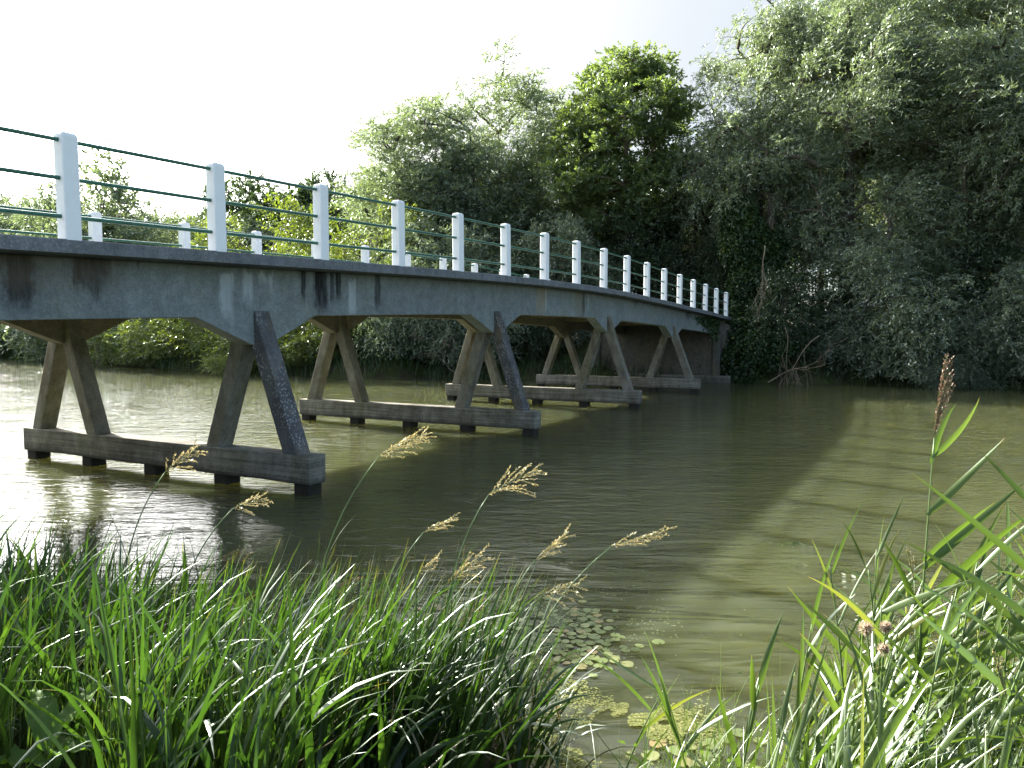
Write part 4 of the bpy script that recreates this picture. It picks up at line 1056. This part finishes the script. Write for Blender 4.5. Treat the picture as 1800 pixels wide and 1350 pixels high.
# dock plant at bottom left -------------------------------------------------
def broad_leaf(parent, p, az, ln, wd_, pitch, seed):
    rr = np.random.default_rng(seed); nu, nv_ = 14, 8
    V = []; 
    for i in range(nu+1):
        u = i/nu; half = wd_*.5*math.sin(math.pi*min(1, u*.97+.03))**.6*(1-.35*u)
        ang = pitch - u*1.1
        for j in range(nv_+1):
            v = (j/nv_-.5)*2
            x = ln*u*math.cos(ang*.6); z = ln*u*math.sin(pitch) - ln*.35*u*u + abs(v)*half*.35 + .012*math.sin(u*22+v*3)*abs(v) + .006*math.sin(u*40)
            y = v*half
            V.append((p.x + x*math.cos(az) - y*math.sin(az), p.y + x*math.sin(az) + y*math.cos(az), p.z + z))
    V = np.array(V); idx = np.arange((nu+1)*(nv_+1)).reshape(nu+1, nv_+1)
    F = np.stack([idx[:-1,:-1], idx[1:,:-1], idx[1:,1:], idx[:-1,1:]], -1).reshape(-1, 4)
    tint = np.tile(np.abs(np.linspace(-1, 1, nv_+1))*-.3+.8, nu+1)
    return link('leaf', fast_mesh('leaf', V, F, tint, np.full(len(V), .6), True), M['dock'], parent)
M['dock'] = leaf_mat('dock_leaf', (.05,.10,.015), (.08,.15,.025), (.12,.2,.04), transl=.5, gloss=.03, rough=.5, tcol=(1.6,1.7,.4))
f = at(85, 1300, 2.85); foot = Vector((f.x, f.y, tz(f.x, f.y)))
e = empty('dock_plant', tuple(foot)); e.scale = (.9, .9, 1.25); tag(e, 'broad-leaved dock plant in the bottom left corner', 'plant')
mb = MB(); mb.tube([(0,0,-.05),(0,0,.06),(.01,0,.14)], [.012,.01,.006], 7); mb.build('stem', M['stem'], e, smooth=True)
for k, (a, L_, w_, p_, z0) in enumerate([(2.3,.30,.15,.9,.12),(1.0,.26,.13,1.0,.14),(-.2,.28,.14,.5,.10),(3.4,.3,.14,.35,.08),(4.6,.24,.12,.3,.06),(1.7,.24,.12,.6,.05),(-1.0,.26,.12,.25,.04)]):
    broad_leaf(e, Vector((0,0,z0)), a, L_, w_, p_, k)

# ------------------------------------------------------------------ floating plants
def pad_mesh(seed):
    rr = random.Random(seed); mb = MB(); n = 18; r = 1.0; V = [(0, 0, .0)]
    a0 = .16
    for k in range(n+1):
        a = a0 + (2*math.pi - 2*a0)*k/n; q = r*(1+.05*math.sin(a*3+seed)); V.append((q*math.cos(a), q*math.sin(a), .05+.06*math.sin(a*2+seed)))
    mb.add(V, [(0, k, k+1) for k in range(1, n+1)]); return mb.mesh('lily_pad', True)
g = NT('lily_pad_leaf'); oi = g.n('ShaderNodeObjectInfo')
c = g.ramp(oi.outputs['Random'], [(0, (.09,.13,.04)), (.5, (.14,.18,.06)), (.85, (.17,.18,.07)), (1, (.19,.14,.06))])
c = g.mix(g.rng(g.noise(g.obj(), 3, 4, .6), .5, .7, 0, .6), c, (.16, .12, .05))
g.pbr(c, .35, None, .5); M['pad'] = g.m
pads = [pad_mesh(k) for k in range(3)]
rng = np.random.default_rng(77); cnt = 0; occ = []
def try_pad(px, py, sx, sy, n, r0, r1, label, group):
    global cnt
    for _ in range(n):
        for tr in range(12):
            qx, qy = rng.normal(px, sx), rng.normal(py, sy)
            d = ray(qx, qy)
            if d.z >= 0: continue
            t = -EYE/d.z; x, y = d.x*t, d.y*t; r = rng.uniform(r0, r1)
            if tz(x, y) > -.02: continue
            if all((x-a)**2 + (y-b)**2 > ((r+c)*.82)**2 for a, b, c in occ): break
        else: continue
        occ.append((x, y, r))
        o = bpy.data.objects.new('lily_pad', pads[cnt % 3]); COL.objects.link(o)
        if not pads[cnt % 3].materials: pads[cnt % 3].materials.append(M['pad'])
        o.location = (x, y, .006 + .0015*(cnt % 4)); o.scale = (r, r, r*.25); o.rotation_euler = (rng.normal(0, .03), rng.normal(0, .03), rng.uniform(0, 6.28))
        tag(o, label, 'lily pad', group); cnt += 1
try_pad(1040, 1140, 32, 20, 60, .028, .05, 'small round yellow-green floating pad at the outer edge of the pads, beside open water', 'pale pads at the outer edge of the floating leaves')
try_pad(1010, 1100, 30, 16, 30, .028, .045, 'small round yellow-green floating pad at the outer edge of the pads, beside open water', 'pale pads at the outer edge of the floating leaves')
try_pad(1230, 1320, 90, 18, 14, .035, .06, 'round green floating pad close to the bank among the duckweed, bottom centre right', 'pads close to the bank')
try_pad(800, 1110, 120, 26, 170, .025, .055, 'grey-green floating pad in the dense patch behind the grass in the centre', 'dense patch of pads behind the central grass')

def mat_stuff(name, label, areas, mat, size, z, seed):
    """crowded tiny floating leaves (duckweed): one object, patchy"""
    rr = np.random.default_rng(seed); P = []
    for (px, py, sx, sy, n) in areas:
        qx = rr.normal(px, sx, n); qy = rr.normal(py, sy, n)
        u = qx - 900; v = -(qy - 675); dy = FPX*math.cos(_p) + v*math.sin(_p); dz = -FPX*math.sin(_p) + v*math.cos(_p)
        ok = dz < -60; t = -EYE/dz[ok]; P.append(np.stack([u[ok]*t, dy[ok]*t], -1))
    P = np.vstack(P); nz = np.sin(P[:, 0]*7.1+1.3*np.sin(P[:, 1]*5))+np.sin(P[:, 1]*8.3+P[:, 0]*3.1)+.8*np.sin(P[:, 0]*19+P[:, 1]*13)+.8*np.sin(P[:, 0]*31-P[:, 1]*27+2*np.sin(P[:, 0]*11))
    P = P[(nz > .15) & (terrain_z(P[:, 0], P[:, 1]) < -.0)]
    N = len(P); k = 6; a = rr.uniform(0, 6.28, N)[:, None] + np.linspace(0, 2*math.pi, k, endpoint=False)[None]
    r = (rr.uniform(.6, 1.3, N)*size)[:, None]
    zz = z + rr.uniform(0, .006, N)[:, None] + rr.normal(0, .1, (N, k))*r
    V = np.stack([P[:, 0:1] + np.cos(a)*r, P[:, 1:2] + np.sin(a)*r*.8, zz], -1).reshape(-1, 3)
    me = fast_mesh(name, V, np.arange(N*k).reshape(N, k), np.repeat(rr.uniform(0, 1, N), k))
    return tag(link(name, me, mat), label, 'duckweed', kind='stuff')
M['duck'] = leaf_mat('duckweed', (.10,.115,.035), (.16,.175,.055), (.25,.25,.10), transl=.1, gloss=.05)
M['duckdull'] = leaf_mat('dull_duckweed', (.06,.075,.04), (.09,.11,.06), (.14,.17,.09), transl=.1, gloss=.08)
mat_stuff('duckweed', 'bright yellow-green duckweed patches in the shallow water at the bottom, right of centre',
          [(1150,1260,50,16,2600),(1130,1290,70,16,2000),(1010,1310,60,20,4500),(1000,1200,50,20,1300),(1090,1245,40,10,900),(1200,1290,40,10,700),(975,1165,30,14,1300)], M['duck'], .0075, .008, 1)
mat_stuff('dull_duckweed', 'grey-green duckweed mat between the pads behind the central grass',
          [(740,1100,150,30,22000),(560,1110,70,40,7000),(930,1110,60,24,6000),(600,1040,60,18,3000)], M['duckdull'], .009, .004, 2)
# pale algae line on the far left shore
rr = np.random.default_rng(8); n = 9000
x = rr.uniform(-62, -26, n); y = far_y(x) - np.abs(rr.normal(0, 1.4, n)) - .2; a = rr.uniform(0, 6.28, n)[:, None] + np.linspace(0, 2*math.pi, 6, endpoint=False)[None]; r = rr.uniform(.05, .14, n)[:, None]
V = np.stack([x[:, None] + np.cos(a)*r, y[:, None] + np.sin(a)*r, .01 + 0*a], -1).reshape(-1, 3)
tag(link('floating_algae', fast_mesh('floating_algae', V, np.arange(n*6).reshape(n, 6), np.repeat(rr.uniform(0, 1, n), 6)), M['duck']), 'pale scum of algae floating along the far left shore', 'algae', kind='stuff')
# drifting water weed
def weed(px, py, seed, label):
    d = ray(px, py); t = -EYE/d.z; rr = np.random.default_rng(seed); n = 46
    P = np.stack([rr.normal(0, .10, n), rr.normal(0, .05, n), rr.uniform(0, .012, n)], -1)
    me = leaves_mesh('drifting_weed', P, np.stack([rr.normal(1, .6, n), rr.normal(0, .5, n), rr.normal(0, .05, n)], -1), rr.uniform(.04, .09, n), rr.uniform(.008, .014, n), rr.uniform(0, .4, n))
    o = link('drifting_weed', me, M['oak']); o.location = (d.x*t, d.y*t, .002); tag(o, label, 'water weed')
weed(1395, 957, 1, 'dark tuft of drifting weed furthest out on the open water at right')
weed(1520, 1012, 2, 'larger dark tuft of drifting weed behind the reed tips at right')
